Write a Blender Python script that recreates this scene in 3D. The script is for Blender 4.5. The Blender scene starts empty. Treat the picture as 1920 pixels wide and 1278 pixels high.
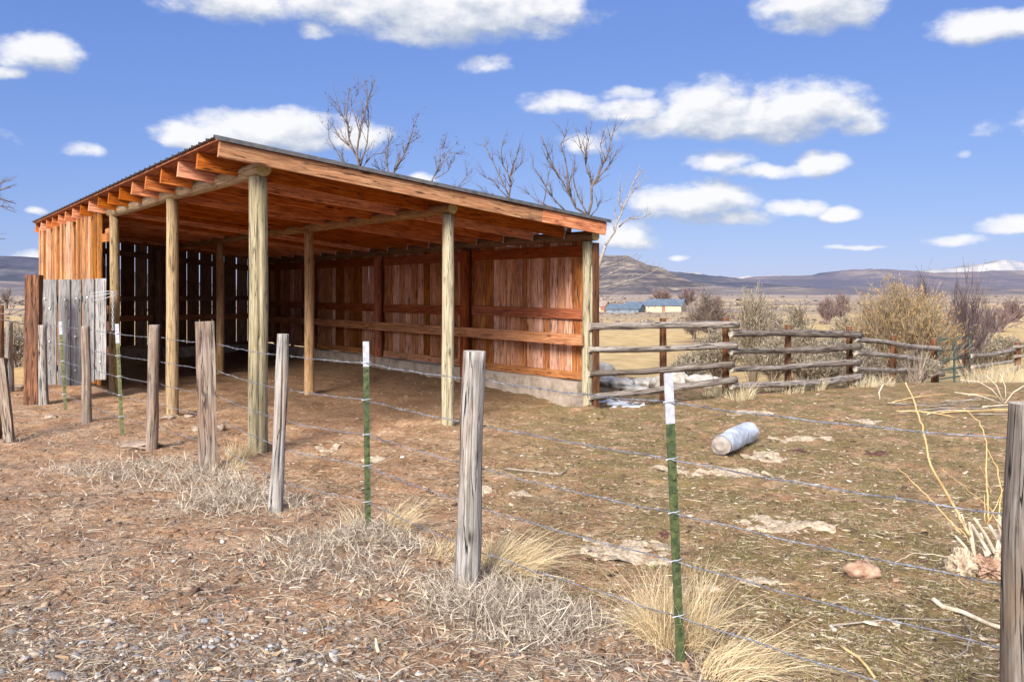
import bpy, math, random
import numpy as np
from mathutils import Vector, Matrix
R = math.radians
random.seed(7); rng = np.random.default_rng(11)
SC = bpy.context.scene; COL = SC.collection
F, HY, EYE = 1565.0, 544.0, 1.55          # focal length in photo pixels, horizon row, eye height

# ---------------------------------------------------------------- camera, sky, sun, exposure
cd = bpy.data.cameras.new('camera'); cam = bpy.data.objects.new('camera', cd); COL.objects.link(cam)
cam.location = (0, 0, EYE); cam.rotation_euler = (R(90), 0, 0)
cd.sensor_width = 36; cd.lens = 36 * F / 1920; cd.shift_y = -(639 - HY) / 1920
cd.clip_start = .05; cd.clip_end = 30000
SC.camera = cam
SUN_DIR = Vector((-.36, -.93, 0)).normalized()          # towards the sun, over the viewer's left shoulder
SUN_EL = R(32)
sv = Vector((SUN_DIR.x * math.cos(SUN_EL), SUN_DIR.y * math.cos(SUN_EL), math.sin(SUN_EL)))
sl = bpy.data.lights.new('sun', 'SUN'); sl.energy = 4.0; sl.angle = R(20); sl.color = (1, .95, .87)
so = bpy.data.objects.new('sun', sl); COL.objects.link(so)
so.rotation_euler = (-sv).to_track_quat('-Z', 'Y').to_euler(); so.location = (-20, -20, 30)
SC.view_settings.view_transform = 'Standard'; SC.view_settings.look = 'None'
SC.view_settings.exposure = 0.95; SC.cycles.max_bounces = 10; SC.cycles.diffuse_bounces = 8; SC.view_settings.gamma = 1

def px_dir(x, y):
    v = Vector(((x - 960) / F, 1, -(y - HY) / F)).normalized()
    return math.atan2(v.x, v.y), math.asin(v.z)

W = bpy.data.worlds.new('World'); SC.world = W; W.use_nodes = True
def sky():
    nt = W.node_tree; nt.nodes.clear(); N = nt.nodes.new; L = nt.links.new
    # one cloud blob: weight - (dx/a)^2 - (dy/b)^2, flatter below than above
    g = bpy.data.node_groups.new('cloud_blob', 'ShaderNodeTree')
    for n, t in (('P', 'NodeSocketVector'), ('C', 'NodeSocketVector'), ('A', 'NodeSocketFloat'), ('Up', 'NodeSocketFloat'), ('Down', 'NodeSocketFloat'), ('Wt', 'NodeSocketFloat'), ('Prev', 'NodeSocketFloat')):
        g.interface.new_socket(n, in_out='INPUT', socket_type=t)
    g.interface.new_socket('D', in_out='OUTPUT', socket_type='NodeSocketFloat')
    gi = g.nodes.new('NodeGroupInput'); go = g.nodes.new('NodeGroupOutput')
    def m(op, a, b=None, G=g):
        n = G.nodes.new('ShaderNodeMath'); n.operation = op
        for i, s in enumerate((a, b)):
            if s is None: continue
            if isinstance(s, (int, float)): n.inputs[i].default_value = s
            else: G.links.new(s, n.inputs[i])
        return n.outputs[0]
    su = g.nodes.new('ShaderNodeVectorMath'); su.operation = 'SUBTRACT'
    g.links.new(gi.outputs['P'], su.inputs[0]); g.links.new(gi.outputs['C'], su.inputs[1])
    sp = g.nodes.new('ShaderNodeSeparateXYZ'); g.links.new(su.outputs[0], sp.inputs[0])
    dx = m('DIVIDE', sp.outputs[0], gi.outputs['A'])
    dy = m('ADD', m('DIVIDE', m('MAXIMUM', sp.outputs[1], 0.0), gi.outputs['Up']), m('DIVIDE', m('MINIMUM', sp.outputs[1], 0.0), gi.outputs['Down']))
    d = m('SUBTRACT', gi.outputs['Wt'], m('ADD', m('MULTIPLY', dx, dx), m('MULTIPLY', dy, dy)))
    g.links.new(m('MAXIMUM', d, gi.outputs['Prev']), go.inputs[0])
    blobs = [(430, 0, 150, 50, 36, .9), (640, 12, 130, 60, 34, .9), (580, 55, 60, 25, 20, .5), (850, 22, 250, 60, 56, 1.15), (1030, 18, 80, 40, 34, 1),
             (60, 98, 85, 38, 30, 1), (8, 133, 40, 14, 14, .7), (480, 252, 150, 46, 30, 1.1), (350, 250, 66, 30, 28, .9), (555, 238, 70, 38, 30, 1), (668, 252, 66, 36, 28, .9),
             (155, 285, 48, 20, 18, .55), (915, 124, 62, 24, 18, .6), (1060, 190, 110, 24, 26, .62), (1180, 178, 60, 20, 26, .5), (1320, 212, 110, 60, 45, 1.1), (1490, 214, 120, 56, 44, 1.1),
             (1390, 232, 230, 30, 32, 1.1), (1615, 238, 56, 22, 20, .7), (1190, 205, 90, 24, 24, .9), (1360, 305, 82, 24, 24, .7), (1535, 304, 56, 26, 26, 1), (1450, 315, 110, 18, 18, .8),
             (1310, 382, 115, 40, 36, 1.1), (1480, 392, 70, 22, 20, .85), (1360, 408, 130, 20, 22, .75), (1575, 405, 42, 17, 14, .85), (1545, 6, 110, 50, 52, 1.1), (1850, 52, 96, 32, 30, 1),
             (1165, 448, 80, 38, 24, .9), (1090, 268, 62, 30, 24, .7), (1885, 420, 52, 22, 18, .9), (1800, 446, 60, 16, 14, .65), (1272, 480, 26, 8, 7, .8), (1600, 464, 60, 7, 6, .5),
             (790, 336, 36, 18, 16, .8), (70, 478, 40, 16, 12, .7), (72, 400, 28, 10, 8, .6), (1805, 290, 22, 12, 10, .45),
             (2300, 200, 260, 60, 50, 1), (-420, 230, 260, 70, 50, 1), (2700, 420, 200, 30, 30, .9), (-800, 420, 220, 30, 30, .9)]
    tc = N('ShaderNodeTexCoord'); s = N('ShaderNodeSeparateXYZ'); L(tc.outputs['Generated'], s.inputs[0])
    az = m('ARCTAN2', s.outputs[0], s.outputs[1], nt); el = m('ARCSINE', s.outputs[2], None, nt)
    cb = N('ShaderNodeCombineXYZ'); L(az, cb.inputs[0]); L(el, cb.inputs[1])
    def density(off):
        ad = N('ShaderNodeVectorMath'); ad.operation = 'ADD'; L(cb.outputs[0], ad.inputs[0]); ad.inputs[1].default_value = off
        P = ad.outputs[0]
        # billow the outline
        wn = N('ShaderNodeTexNoise'); wn.inputs['Scale'].default_value = 14; wn.inputs['Detail'].default_value = 3; L(P, wn.inputs['Vector'])
        ws = N('ShaderNodeVectorMath'); ws.operation = 'SUBTRACT'; L(wn.outputs['Color'], ws.inputs[0]); ws.inputs[1].default_value = (.5, .5, .5)
        wm = N('ShaderNodeVectorMath'); wm.operation = 'MULTIPLY'; L(ws.outputs[0], wm.inputs[0]); wm.inputs[1].default_value = (.05, .022, 0)
        wa = N('ShaderNodeVectorMath'); wa.operation = 'ADD'; L(P, wa.inputs[0]); L(wm.outputs[0], wa.inputs[1])
        prev = None
        for (x, y, a, bu, bd, w) in blobs:
            g1 = N('ShaderNodeGroup'); g1.node_tree = g; A, E_ = px_dir(x, y)
            L(wa.outputs[0], g1.inputs['P']); g1.inputs['C'].default_value = (A, E_, 0)
            g1.inputs['A'].default_value = a / F; g1.inputs['Up'].default_value = bu / F; g1.inputs['Down'].default_value = bd / F; g1.inputs['Wt'].default_value = w
            if prev is None: g1.inputs['Prev'].default_value = -2
            else: L(prev, g1.inputs['Prev'])
            prev = g1.outputs[0]
        for (A, E_, a, bu, bd) in ((-2.0, .55, .55, .22, .16), (-2.75, .40, .5, .20, .14), (2.9, .62, .6, .25, .2), (2.1, .45, .5, .2, .14), (-1.35, .75, .4, .15, .12), (1.5, .8, .45, .16, .12), (-3.1, .95, .7, .2, .15), (2.5, .22, .5, .10, .08), (-2.3, .2, .5, .10, .08)):  # unseen clouds added beside and behind the viewer to light the shed interior
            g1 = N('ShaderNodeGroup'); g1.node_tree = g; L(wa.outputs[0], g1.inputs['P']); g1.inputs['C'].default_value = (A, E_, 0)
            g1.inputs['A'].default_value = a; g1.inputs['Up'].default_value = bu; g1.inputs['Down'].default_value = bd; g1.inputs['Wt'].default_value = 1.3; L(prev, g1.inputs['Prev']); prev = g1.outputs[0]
        n1 = N('ShaderNodeTexNoise'); n1.inputs['Scale'].default_value = 23; n1.inputs['Detail'].default_value = 9; n1.inputs['Roughness'].default_value = .58
        mp = N('ShaderNodeVectorMath'); mp.operation = 'MULTIPLY'; mp.inputs[1].default_value = (1, 1.7, 1); L(P, mp.inputs[0]); L(mp.outputs[0], n1.inputs['Vector'])
        return m('ADD', prev, m('MULTIPLY', m('SUBTRACT', n1.outputs['Fac'], .5, nt), 2.1, nt), nt)
    d0 = density((0, 0, 0)); d1 = density((-.008, .020, 0))
    al = N('ShaderNodeMapRange'); al.interpolation_type = 'SMOOTHSTEP'; L(d0, al.inputs[0])
    al.inputs[1].default_value = -.22; al.inputs[2].default_value = .8; al.inputs[3].default_value = 0; al.inputs[4].default_value = .97
    sh = N('ShaderNodeMapRange'); L(m('SUBTRACT', d0, d1, nt), sh.inputs[0]); sh.inputs[1].default_value = -.60; sh.inputs[2].default_value = .62
    ramp = N('ShaderNodeValToRGB'); L(sh.outputs[0], ramp.inputs[0])
    ramp.color_ramp.elements[0].color = (.44, .51, .66, 1); ramp.color_ramp.elements[1].color = (.95, .95, .97, 1)
    e = ramp.color_ramp.elements.new(.5); e.color = (.68, .72, .80, 1)
    st = N('ShaderNodeTexSky'); st.sky_type = 'NISHITA'; st.sun_disc = False; st.sun_elevation = SUN_EL
    st.sun_rotation = math.atan2(sv.x, sv.y); st.altitude = 1500; st.air_density = 1.1; st.dust_density = .6; st.ozone_density = 2.2
    ss = N('ShaderNodeSeparateColor'); L(st.outputs[0], ss.inputs[0]); cs = N('ShaderNodeCombineColor')     # deeper, bluer high-altitude sky
    for i, (k, p) in enumerate(((.495, .66), (.565, .56), (.90, .36))):
        L(m('MULTIPLY', m('POWER', m('MULTIPLY', ss.outputs[i], .116, nt), p, nt), k / .12, nt), cs.inputs[i])
    b1 = N('ShaderNodeBackground'); b1.inputs[1].default_value = .063; L(cs.outputs[0], b1.inputs[0])
    b2 = N('ShaderNodeBackground'); L(ramp.outputs[0], b2.inputs[0])
    dp = N('ShaderNodeVectorMath'); dp.operation = 'DOT_PRODUCT'; L(tc.outputs['Generated'], dp.inputs[0]); dp.inputs[1].default_value = tuple(sv)   # clouds near the sun boosted, for more fill inside the shed
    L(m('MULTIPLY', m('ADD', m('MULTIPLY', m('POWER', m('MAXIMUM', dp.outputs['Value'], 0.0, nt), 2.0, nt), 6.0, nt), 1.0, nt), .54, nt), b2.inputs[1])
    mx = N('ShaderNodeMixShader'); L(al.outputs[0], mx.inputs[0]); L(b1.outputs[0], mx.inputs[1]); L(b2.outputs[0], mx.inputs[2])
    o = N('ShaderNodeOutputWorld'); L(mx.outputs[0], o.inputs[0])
sky()

# ---------------------------------------------------------------- noise, terrain
def hash2(ix, iy, seed):
    h = (ix.astype(np.int64) * 374761393 + iy.astype(np.int64) * 668265263 + seed * 1442695041) & 0xffffffff
    h = ((h ^ (h >> 13)) * 1274126177) & 0xffffffff
    h = (h ^ (h >> 16)) & 0xffffffff
    return h / 4294967295.0
def vnoise(x, y, seed=0):
    x = np.asarray(x, float); y = np.asarray(y, float)
    ix = np.floor(x); iy = np.floor(y); fx = x - ix; fy = y - iy
    fx = fx * fx * (3 - 2 * fx); fy = fy * fy * (3 - 2 * fy)
    a = hash2(ix, iy, seed); b = hash2(ix + 1, iy, seed); c = hash2(ix, iy + 1, seed); d = hash2(ix + 1, iy + 1, seed)
    return (a + (b - a) * fx) * (1 - fy) + (c + (d - c) * fx) * fy
def fbm(x, y, seed=0, oct=4):
    s = 0; a = .5; t = 0
    for o in range(oct):
        s = s + a * vnoise(x * 2 ** o, y * 2 ** o, seed + o * 17); t += a; a *= .5
    return s / t
TH = .676152; UX, UY = math.cos(TH), math.sin(TH); VX, VY = -UY, UX
P0 = (-2.4929, 8.1925); LEN = 11.0; A1, A2 = 2.2536, 4.47
def sm(t): t = np.clip(t, 0, 1); return t * t * (3 - 2 * t)
YS = [0, 13, 16, 20, 28, 40, 80, 150, 250, 500, 1000, 3000, 12000]
ZS = [0, 0, -.22, -.72, -1.25, -1.7, -2.6, -3.8, -5.0, -6.3, -7, -8, -8]
def height(X, Y, detail=True):
    X = np.asarray(X, float); Y = np.asarray(Y, float)
    shift = 9 * (1 - sm((X + 1.5) / 5.0)) * (1 - sm((Y - 60) / 200))
    z = np.interp(Y - shift, YS, ZS)
    dx = X - P0[0]; dy = Y - P0[1]; u = dx * UX + dy * UY; v = dx * VX + dy * VY
    ins = ((u > -.2) & (u < 4.5) & (v > -.4) & (v < LEN + .3))
    db = 4.5 - u; de = LEN - v
    z = z + np.where(ins, (.06+.13 * sm((v + .2) / 4)) * np.exp(-np.maximum(db, 0) / .6) + .12 * np.exp(-np.maximum(de, 0) / .8), 0)
    if detail:
        near = np.exp(-np.maximum(np.hypot(X, Y) - 12, 0) / 15)
        z = z + near * ((fbm(X * .9, Y * .9, 3, 3) - .5) * .06 + (fbm(X * 5, Y * 5, 9, 4) - .5) * .07 - .040 * np.abs(2 * fbm(X * 3.1, Y * 3.1, 14, 3) - 1) * sm(((X - .68) * .745 + (Y - 3.485) * .667) * 2))
        z = z + (1 - near) * (fbm(X * .06, Y * .06, 21, 4) - .5) * np.clip(Y / 60, 0, 1.6)
        keep = ((u > -.6) & (u < 5) & (v > -.8) & (v < LEN + .6))
    return z
def hz(x, y): return float(height(x, y))
def G(x, y):                                        # photo pixel -> point on the near ground
    Y = F * EYE / (y - HY)
    for _ in range(6):
        z = hz((x - 960) / F * Y, Y); Y = F * (EYE - z) / (y - HY)
    return Vector(((x - 960) / F * Y, Y, hz((x - 960) / F * Y, Y)))
def P(x, y, D): return Vector(((x - 960) / F * D, D, EYE - (y - HY) / F * D))

# ---------------------------------------------------------------- object helpers
def tag(o, label=None, cat=None, group=None, kind=None):
    if label: o['label'] = label
    if cat: o['category'] = cat
    if group: o['group'] = group
    if kind: o['kind'] = kind
    return o
def thing(name, loc, label, cat, group=None, rz=0):
    o = bpy.data.objects.new(name, None); COL.objects.link(o); o.location = loc; o.rotation_euler = (0, 0, rz)
    o.empty_display_size = .2
    return tag(o, label, cat, group)
def mesh_np(name, V, Q=None, T=None, mat=None, parent=None, col=None, loc=None, smooth=False, tint=None):
    """V (n,3); Q (m,4) quads; T (k,3) triangles; col (n,3) per vertex colour"""
    V = np.asarray(V, np.float32)
    off = np.array(parent.location if parent is not None else (loc if loc is not None else (0, 0, 0)), np.float32)
    V = V - off
    idx = []; tot = []
    if Q is not None and len(Q): idx.append(np.asarray(Q, np.int32).ravel()); tot.append(np.full(len(Q), 4, np.int32))
    if T is not None and len(T): idx.append(np.asarray(T, np.int32).ravel()); tot.append(np.full(len(T), 3, np.int32))
    idx = np.concatenate(idx); tot = np.concatenate(tot)
    me = bpy.data.meshes.new(name); me.vertices.add(len(V)); me.vertices.foreach_set('co', V.ravel())
    me.loops.add(len(idx)); me.loops.foreach_set('vertex_index', idx)
    me.polygons.add(len(tot)); st = np.concatenate([[0], np.cumsum(tot)[:-1]]).astype(np.int32)
    me.polygons.foreach_set('loop_start', st); me.polygons.foreach_set('loop_total', tot)
    if smooth: me.polygons.foreach_set('use_smooth', np.ones(len(tot), bool))
    me.update(calc_edges=True)
    if col is not None:
        a = me.color_attributes.new('Col', 'FLOAT_COLOR', 'POINT')
        c = np.ones((len(V), 4), np.float32); c[:, :3] = col; a.data.foreach_set('color', c.ravel())
    if mat: me.materials.append(mat)
    o = bpy.data.objects.new(name, me); COL.objects.link(o)
    if parent is not None: o.parent = parent
    elif loc is not None: o.location = loc
    return o
def perp(d):
    d = d.normalized(); a = Vector((0, 0, 1)) if abs(d.z) < .9 else Vector((1, 0, 0))
    s = d.cross(a).normalized(); return s, s.cross(d).normalized()
class MB:
    def __init__(s): s.v = []; s.f = []; s.uv = []; s.t = []; s.m = []; s.sm = []
    def face(s, ids, uvs, tint, mi=0, smooth=False): s.f.append(ids); s.uv += uvs; s.t.append(tint); s.m.append(mi); s.sm.append(smooth)
    def board(s, p0, p1, side, w, t, n=1, jit=0, tint=None, taper=0):
        """a board from p0 to p1 (centre line), width w along side, thickness t across"""
        p0 = Vector(p0); p1 = Vector(p1); d = (p1 - p0); L = d.length; dn = d.normalized()
        side = Vector(side); side = (side - dn * side.dot(dn)).normalized(); nn = dn.cross(side).normalized()
        tint = random.random() if tint is None else tint; ou, ov = random.random() * 20, random.random() * 20
        b = len(s.v)
        for i in range(n + 1):
            c = p0 + d * (i / n); ww = w * (1 - taper * i / n)
            j = lambda: random.uniform(-jit, jit)
            for a, e in ((-1, -1), (1, -1), (1, 1), (-1, 1)):
                s.v.append(c + side * (a * ww / 2 + (j() if n > 1 or jit else 0)) + nn * (e * t / 2 + j() * .3) + dn * (j() if i in (0, n) else 0))
        for i in range(n):
            for k in range(4):
                k2 = (k + 1) % 4; q = [b + i * 4 + k, b + i * 4 + k2, b + i * 4 + 4 + k2, b + i * 4 + 4 + k]
                wd = w if k % 2 == 0 else t; y0 = ov + k * .37
                s.face(q, [(ou + L * i / n, y0), (ou + L * i / n, y0 + wd), (ou + L * (i + 1) / n, y0 + wd), (ou + L * (i + 1) / n, y0)], tint)
        for e in (0, n):
            q = [b + e * 4 + k for k in range(4)]; q = q[::-1] if e == 0 else q
            s.face(q, [(ou, ov), (ou + .02, ov), (ou + .02, ov + w), (ou, ov + w)], tint)
    def log(s, pts, rad, n=14, sub=10, lump=.05, tint=None, cap=1, crack=None, flat=None, seed=None, smooth=True):
        """round timber along pts; crack=(angle, width, depth, t0, t1); cap = material index of end grain"""
        pts = [Vector(p) for p in pts]; seed = random.randint(0, 9999) if seed is None else seed
        if not hasattr(rad, '__len__'): rad = [rad] * len(pts)
        T = np.linspace(0, len(pts) - 1, sub + 1); tint = random.random() if tint is None else tint
        ou, ov = random.random() * 20, random.random() * 20
        b = len(s.v); prevS = None; Lc = 0; last = None; ls = []
        tl = sum((pts[i + 1] - pts[i]).length for i in range(len(pts) - 1))
        for j, t in enumerate(T):
            i = min(int(t), len(pts) - 2); f = t - i; c = pts[i].lerp(pts[i + 1], f); r = rad[i] * (1 - f) + rad[i + 1] * f
            i0 = max(i - (1 if f < .5 and i > 0 else 0), 0); d = (pts[i + 1] - pts[i])
            if i > 0 and f < .25: d = d + (pts[i] - pts[i - 1])
            S, U = perp(d) if prevS is None else ((prevS - d.normalized() * prevS.dot(d.normalized())).normalized(), None)
            if U is None: U = S.cross(d.normalized())
            prevS = S
            if last is not None: Lc += (c - last).length
            last = c; ls.append(Lc)
            for k in range(n):
                a = 2 * math.pi * k / n
                rr = r * (1 + lump * 2 * (float(vnoise(math.cos(a) * 1.2 + 5, math.sin(a) * 1.2 + Lc * 3.5 + seed, seed)) - .5))
                if crack:
                    ca, cw, cdp, t0, t1 = crack; da = abs((a - ca + math.pi) % (2 * math.pi) - math.pi); tt = Lc / tl
                    if da < cw and t0 <= tt <= t1: rr *= 1 - cdp * (1 - da / cw) * min(1, (t1 - tt) * 4, (tt - t0) * 8 + .2)
                if flat: rr = min(rr, r * .86 / max(abs(math.cos(a - flat)), .01))
                s.v.append(c + S * (math.cos(a) * rr) + U * (math.sin(a) * rr))
        circ = 2 * math.pi * max(rad)
        for j in range(sub):
            for k in range(n):
                k2 = (k + 1) % n; q = [b + j * n + k, b + j * n + k2, b + (j + 1) * n + k2, b + (j + 1) * n + k]
                y0, y1 = ov + circ * k / n, ov + circ * (k + 1) / n
                s.face(q[::-1], [(ou + ls[j + 1], y0), (ou + ls[j + 1], y1), (ou + ls[j], y1), (ou + ls[j], y0)], tint, 0, smooth)
        for e in (0, sub):
            ids = [b + e * n + k for k in range(n)]; r = rad[0] if e == 0 else rad[-1]
            uv = [(.5 + .5 * math.cos(2 * math.pi * k / n) * r / .07, .5 + .5 * math.sin(2 * math.pi * k / n) * r / .07) for k in range(n)]
            if e == sub: ids = ids[::-1]; uv = uv[::-1]
            s.face(ids, uv, tint, cap)
    def tube(s, pts, rad, n=5, tint=.5, close=True):
        pts = [Vector(p) for p in pts]; m = len(pts)
        if not hasattr(rad, '__len__'): rad = [rad] * m
        b = len(s.v); S = None; Lc = 0
        for i, p in enumerate(pts):
            d = pts[min(i + 1, m - 1)] - pts[max(i - 1, 0)]
            if d.length < 1e-6: d = Vector((0, 0, 1))
            d.normalize()
            if S is None: S, U = perp(d)
            else:
                S = S - d * S.dot(d); S = perp(d)[0] if S.length < 1e-4 else S.normalized(); U = S.cross(d)
            for k in range(n):
                a = 2 * math.pi * k / n; s.v.append(p + S * math.cos(a) * rad[i] + U * math.sin(a) * rad[i])
        for i in range(m - 1):
            L = (pts[i + 1] - pts[i]).length
            for k in range(n):
                k2 = (k + 1) % n
                s.face([b + i * n + k, b + (i + 1) * n + k, b + (i + 1) * n + k2, b + i * n + k2],
                       [(Lc, k * .02), (Lc + L, k * .02), (Lc + L, k * .02 + .02), (Lc, k * .02 + .02)], tint, 0, True)
            Lc += L
        if close and n > 2:
            s.face([b + k for k in range(n)], [(0, 0)] * n, tint); s.face([b + (m - 1) * n + k for k in range(n)][::-1], [(0, 0)] * n, tint)
    def poly(s, pts, th, up=(0, 0, 1), tint=.5):
        """a plate: polygon pts extruded by th along up"""
        up = Vector(up) * th; b = len(s.v); n = len(pts)
        for p in pts: s.v.append(Vector(p))
        for p in pts: s.v.append(Vector(p) + up)
        s.face([b + n + i for i in range(n)], [(p[0], p[1]) for p in pts], tint)
        s.face([b + i for i in range(n)][::-1], [(p[0], p[1]) for p in pts][::-1], tint)
        for i in range(n):
            j = (i + 1) % n; s.face([b + i, b + j, b + n + j, b + n + i], [(0, 0), (.1, 0), (.1, .1), (0, .1)], tint)
    def obj(s, name, mats, parent=None, loc=None, local=False):
        off = Vector((0, 0, 0)) if local else (parent.location if parent is not None else (Vector(loc) if loc is not None else Vector((0, 0, 0))))
        me = bpy.data.meshes.new(name); me.from_pydata([tuple(Vector(v) - off) for v in s.v], [], s.f)
        uv = me.uv_layers.new(name='UVMap'); uv.data.foreach_set('uv', np.array(s.uv, np.float32).ravel())
        at = me.attributes.new('tint', 'FLOAT', 'FACE'); at.data.foreach_set('value', np.array(s.t, np.float32))
        for m in (mats if isinstance(mats, (list, tuple)) else [mats]): me.materials.append(m)
        if len(me.materials) > 1: me.polygons.foreach_set('material_index', np.array(s.m, np.int32))
        me.polygons.foreach_set('use_smooth', np.array(s.sm, bool))
        me.update()
        o = bpy.data.objects.new(name, me); COL.objects.link(o)
        if parent is not None: o.parent = parent
        elif loc is not None: o.location = loc
        return o

# ---------------------------------------------------------------- materials
class NT:
    def __init__(s, name):
        s.m = bpy.data.materials.new(name); s.m.use_nodes = True; s.t = s.m.node_tree; s.b = s.t.nodes['Principled BSDF']
        s.b.inputs['Specular IOR Level'].default_value = .25
    def n(s, k, **kw):
        x = s.t.nodes.new('ShaderNode' + k)
        for a, v in kw.items():
            if hasattr(x, a): setattr(x, a, v)
            else: x.inputs[a].default_value = v
        return x
    def l(s, a, b): s.t.links.new(a, b)
    def math(s, op, a, b=None, c=None):
        x = s.n('Math', operation=op)
        for i, q in enumerate((a, b, c)):
            if q is None: continue
            if isinstance(q, (int, float)): x.inputs[i].default_value = q
            else: s.l(q, x.inputs[i])
        return x.outputs[0]
    def ramp(s, f, els):
        r = s.n('ValToRGB'); s.l(f, r.inputs[0]); e = r.color_ramp.elements
        while len(e) < len(els): e.new(.5)
        for x, (p, c) in zip(e, els): x.position = p; x.color = (c[0], c[1], c[2], 1) if len(c) > 1 else (c[0],) * 3 + (1,)
        return r.outputs[0]
    def mix(s, f, a, b, mode='MIX'):
        x = s.n('MixRGB', blend_type=mode)
        for i, q in ((0, f), (1, a), (2, b)):
            if isinstance(q, (int, float)): x.inputs[i].default_value = q
            elif isinstance(q, tuple): x.inputs[i].default_value = (q[0], q[1], q[2], 1)
            else: s.l(q, x.inputs[i])
        return x.outputs[0]
    def noise(s, vec, scale, detail=4, rough=.55, dist=0):
        x = s.n('TexNoise'); x.inputs['Scale'].default_value = scale; x.inputs['Detail'].default_value = detail; x.inputs['Roughness'].default_value = rough
        x.inputs['Distortion'].default_value = dist; s.l(vec, x.inputs['Vector']); return x.outputs['Fac']
    def scale(s, vec, sc, off=(0, 0, 0)):
        x = s.n('Mapping'); x.inputs['Scale'].default_value = sc; x.inputs['Location'].default_value = off; s.l(vec, x.inputs['Vector']); return x.outputs[0]
    def bump(s, h, st, dist=.01):
        x = s.n('Bump'); x.inputs['Strength'].default_value = st; x.inputs['Distance'].default_value = dist; s.l(h, x.inputs['Height']); s.l(x.outputs[0], s.b.inputs['Normal'])
    def out(s, c, rough=.85):
        if isinstance(c, tuple): s.b.inputs['Base Color'].default_value = (*c, 1)
        else: s.l(c, s.b.inputs['Base Color'])
        s.b.inputs['Roughness'].default_value = rough; return s.m
def wood(name, dark, mid, light, patch, knots=.8, cracks=.6, bump=.6, tintv=.5, grain=26, pk=.5, pale=None, kn2=(2.1, 6.5), kr=.15, checks=.8):
    w = NT(name); uv = w.n('TexCoord').outputs['UV']
    g1 = w.noise(w.scale(uv, (1.6, grain, 1)), 2.2, 7, .62, .8)
    g2 = w.noise(w.scale(uv, (.8, grain * 3.2, 1)), 2.0, 4, .6, .2)
    c = w.ramp(g1, [(.30, dark), (.5, mid), (.72, light)])
    c = w.mix(w.ramp(g2, [(.42, (0,)), (.62, (.42,))]), c, dark)
    pt = w.noise(w.scale(uv, (1.1, 2.6, 1), (3, 7, 0)), 1.7, 4, .6)
    c = w.mix(w.ramp(pt, [(.44, (0,)), (.68, (pk,))]), c, patch)
    vor = w.n('TexVoronoi'); vor.inputs['Scale'].default_value = 1; w.l(w.scale(uv, (kn2[0], kn2[1], 1)), vor.inputs['Vector'])
    kn = w.ramp(vor.outputs['Distance'], [(kr * .35, (knots,)), (kr, (0,))])
    c = w.mix(kn, c, tuple(x * .35 for x in dark))
    cr = w.noise(w.scale(uv, (.55, 17, 1), (9, 2, 0)), 2.6, 5, .55, .5)
    crk = w.ramp(cr, [(.62, (0,)), (.70, (cracks,))])
    c = w.mix(crk, c, tuple(x * .3 for x in dark))
    ck = w.noise(w.scale(uv, (.45, 10, 1), (4, 1, 0)), 1.9, 5, .5, .3); hl = w.ramp(w.math('ABSOLUTE', w.math('SUBTRACT', ck, .5)), [(.004, (checks,)), (.012, (0,))])
    c = w.mix(hl, c, tuple(x * .25 for x in dark))
    if pale:
        ps = w.noise(w.scale(uv, (1.3, 30, 1), (2, 8, 0)), 1.6, 4, .6); c = w.mix(w.math('MULTIPLY', w.ramp(ps, [(.60, (0,)), (.66, (.75,))]), w.ramp(pt, [(.42, (0,)), (.52, (1,))])), c, pale)  # pale streaks: whitish marks, and light through the wall gaps painted in
    ti = w.n('Attribute', attribute_name='tint').outputs['Fac']
    hv = w.n('HueSaturation'); w.l(c, hv.inputs['Color'])
    w.l(w.math('MULTIPLY_ADD', ti, tintv, 1 - tintv / 2), hv.inputs['Value'])
    w.l(w.math('MULTIPLY_ADD', ti, -tintv * .5, 1 + tintv * .2), hv.inputs['Saturation'])
    h = w.math('ADD', w.math('MULTIPLY', g1, .6), w.math('MULTIPLY', g2, .5)); h = w.math('SUBTRACT', h, w.math('MULTIPLY', crk, 1.2)); h = w.math('SUBTRACT', h, w.math('MULTIPLY', hl, 1.5))
    w.bump(h, bump, .008)
    return w.out(hv.outputs[0], .86)
def endgrain(name, c1, c2):
    w = NT(name); uv = w.n('TexCoord').outputs['UV']
    v = w.scale(uv, (1, 1, 1), (-.5, -.5, 0)); ln = w.n('VectorMath', operation='LENGTH'); w.l(v, ln.inputs[0])
    nz = w.noise(uv, 6, 4); r = w.math('FRACT', w.math('MULTIPLY', w.math('ADD', ln.outputs['Value'], w.math('MULTIPLY', nz, .12)), 9))
    c = w.mix(r, c1, c2); c = w.mix(w.ramp(w.noise(uv, 3, 5), [(.5, (0,)), (.75, (.7,))]), c, tuple(x * .45 for x in c1))
    return w.out(c, .9)
def colmat(name, rough=.9, bump=0, spec=.15, var=.25, trans=0):
    w = NT(name); w.b.inputs['Specular IOR Level'].default_value = spec
    a = w.n('Attribute', attribute_name='Col').outputs['Color']; co = w.n('TexCoord').outputs['Object']
    nz = w.noise(co, 60, 3); c = w.mix(w.math('MULTIPLY', nz, var), a, (.02, .015, .01))
    if bump: w.bump(w.noise(co, 90, 4), bump, .004)
    w.out(c, rough)
    if trans:
        ts = w.n('BsdfTranslucent'); w.l(c, ts.inputs[0]); mx = w.n('MixShader'); mx.inputs[0].default_value = trans
        w.l(w.b.outputs[0], mx.inputs[1]); w.l(ts.outputs[0], mx.inputs[2]); w.l(mx.outputs[0], w.t.nodes['Material Output'].inputs[0])
    return w.m

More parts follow.
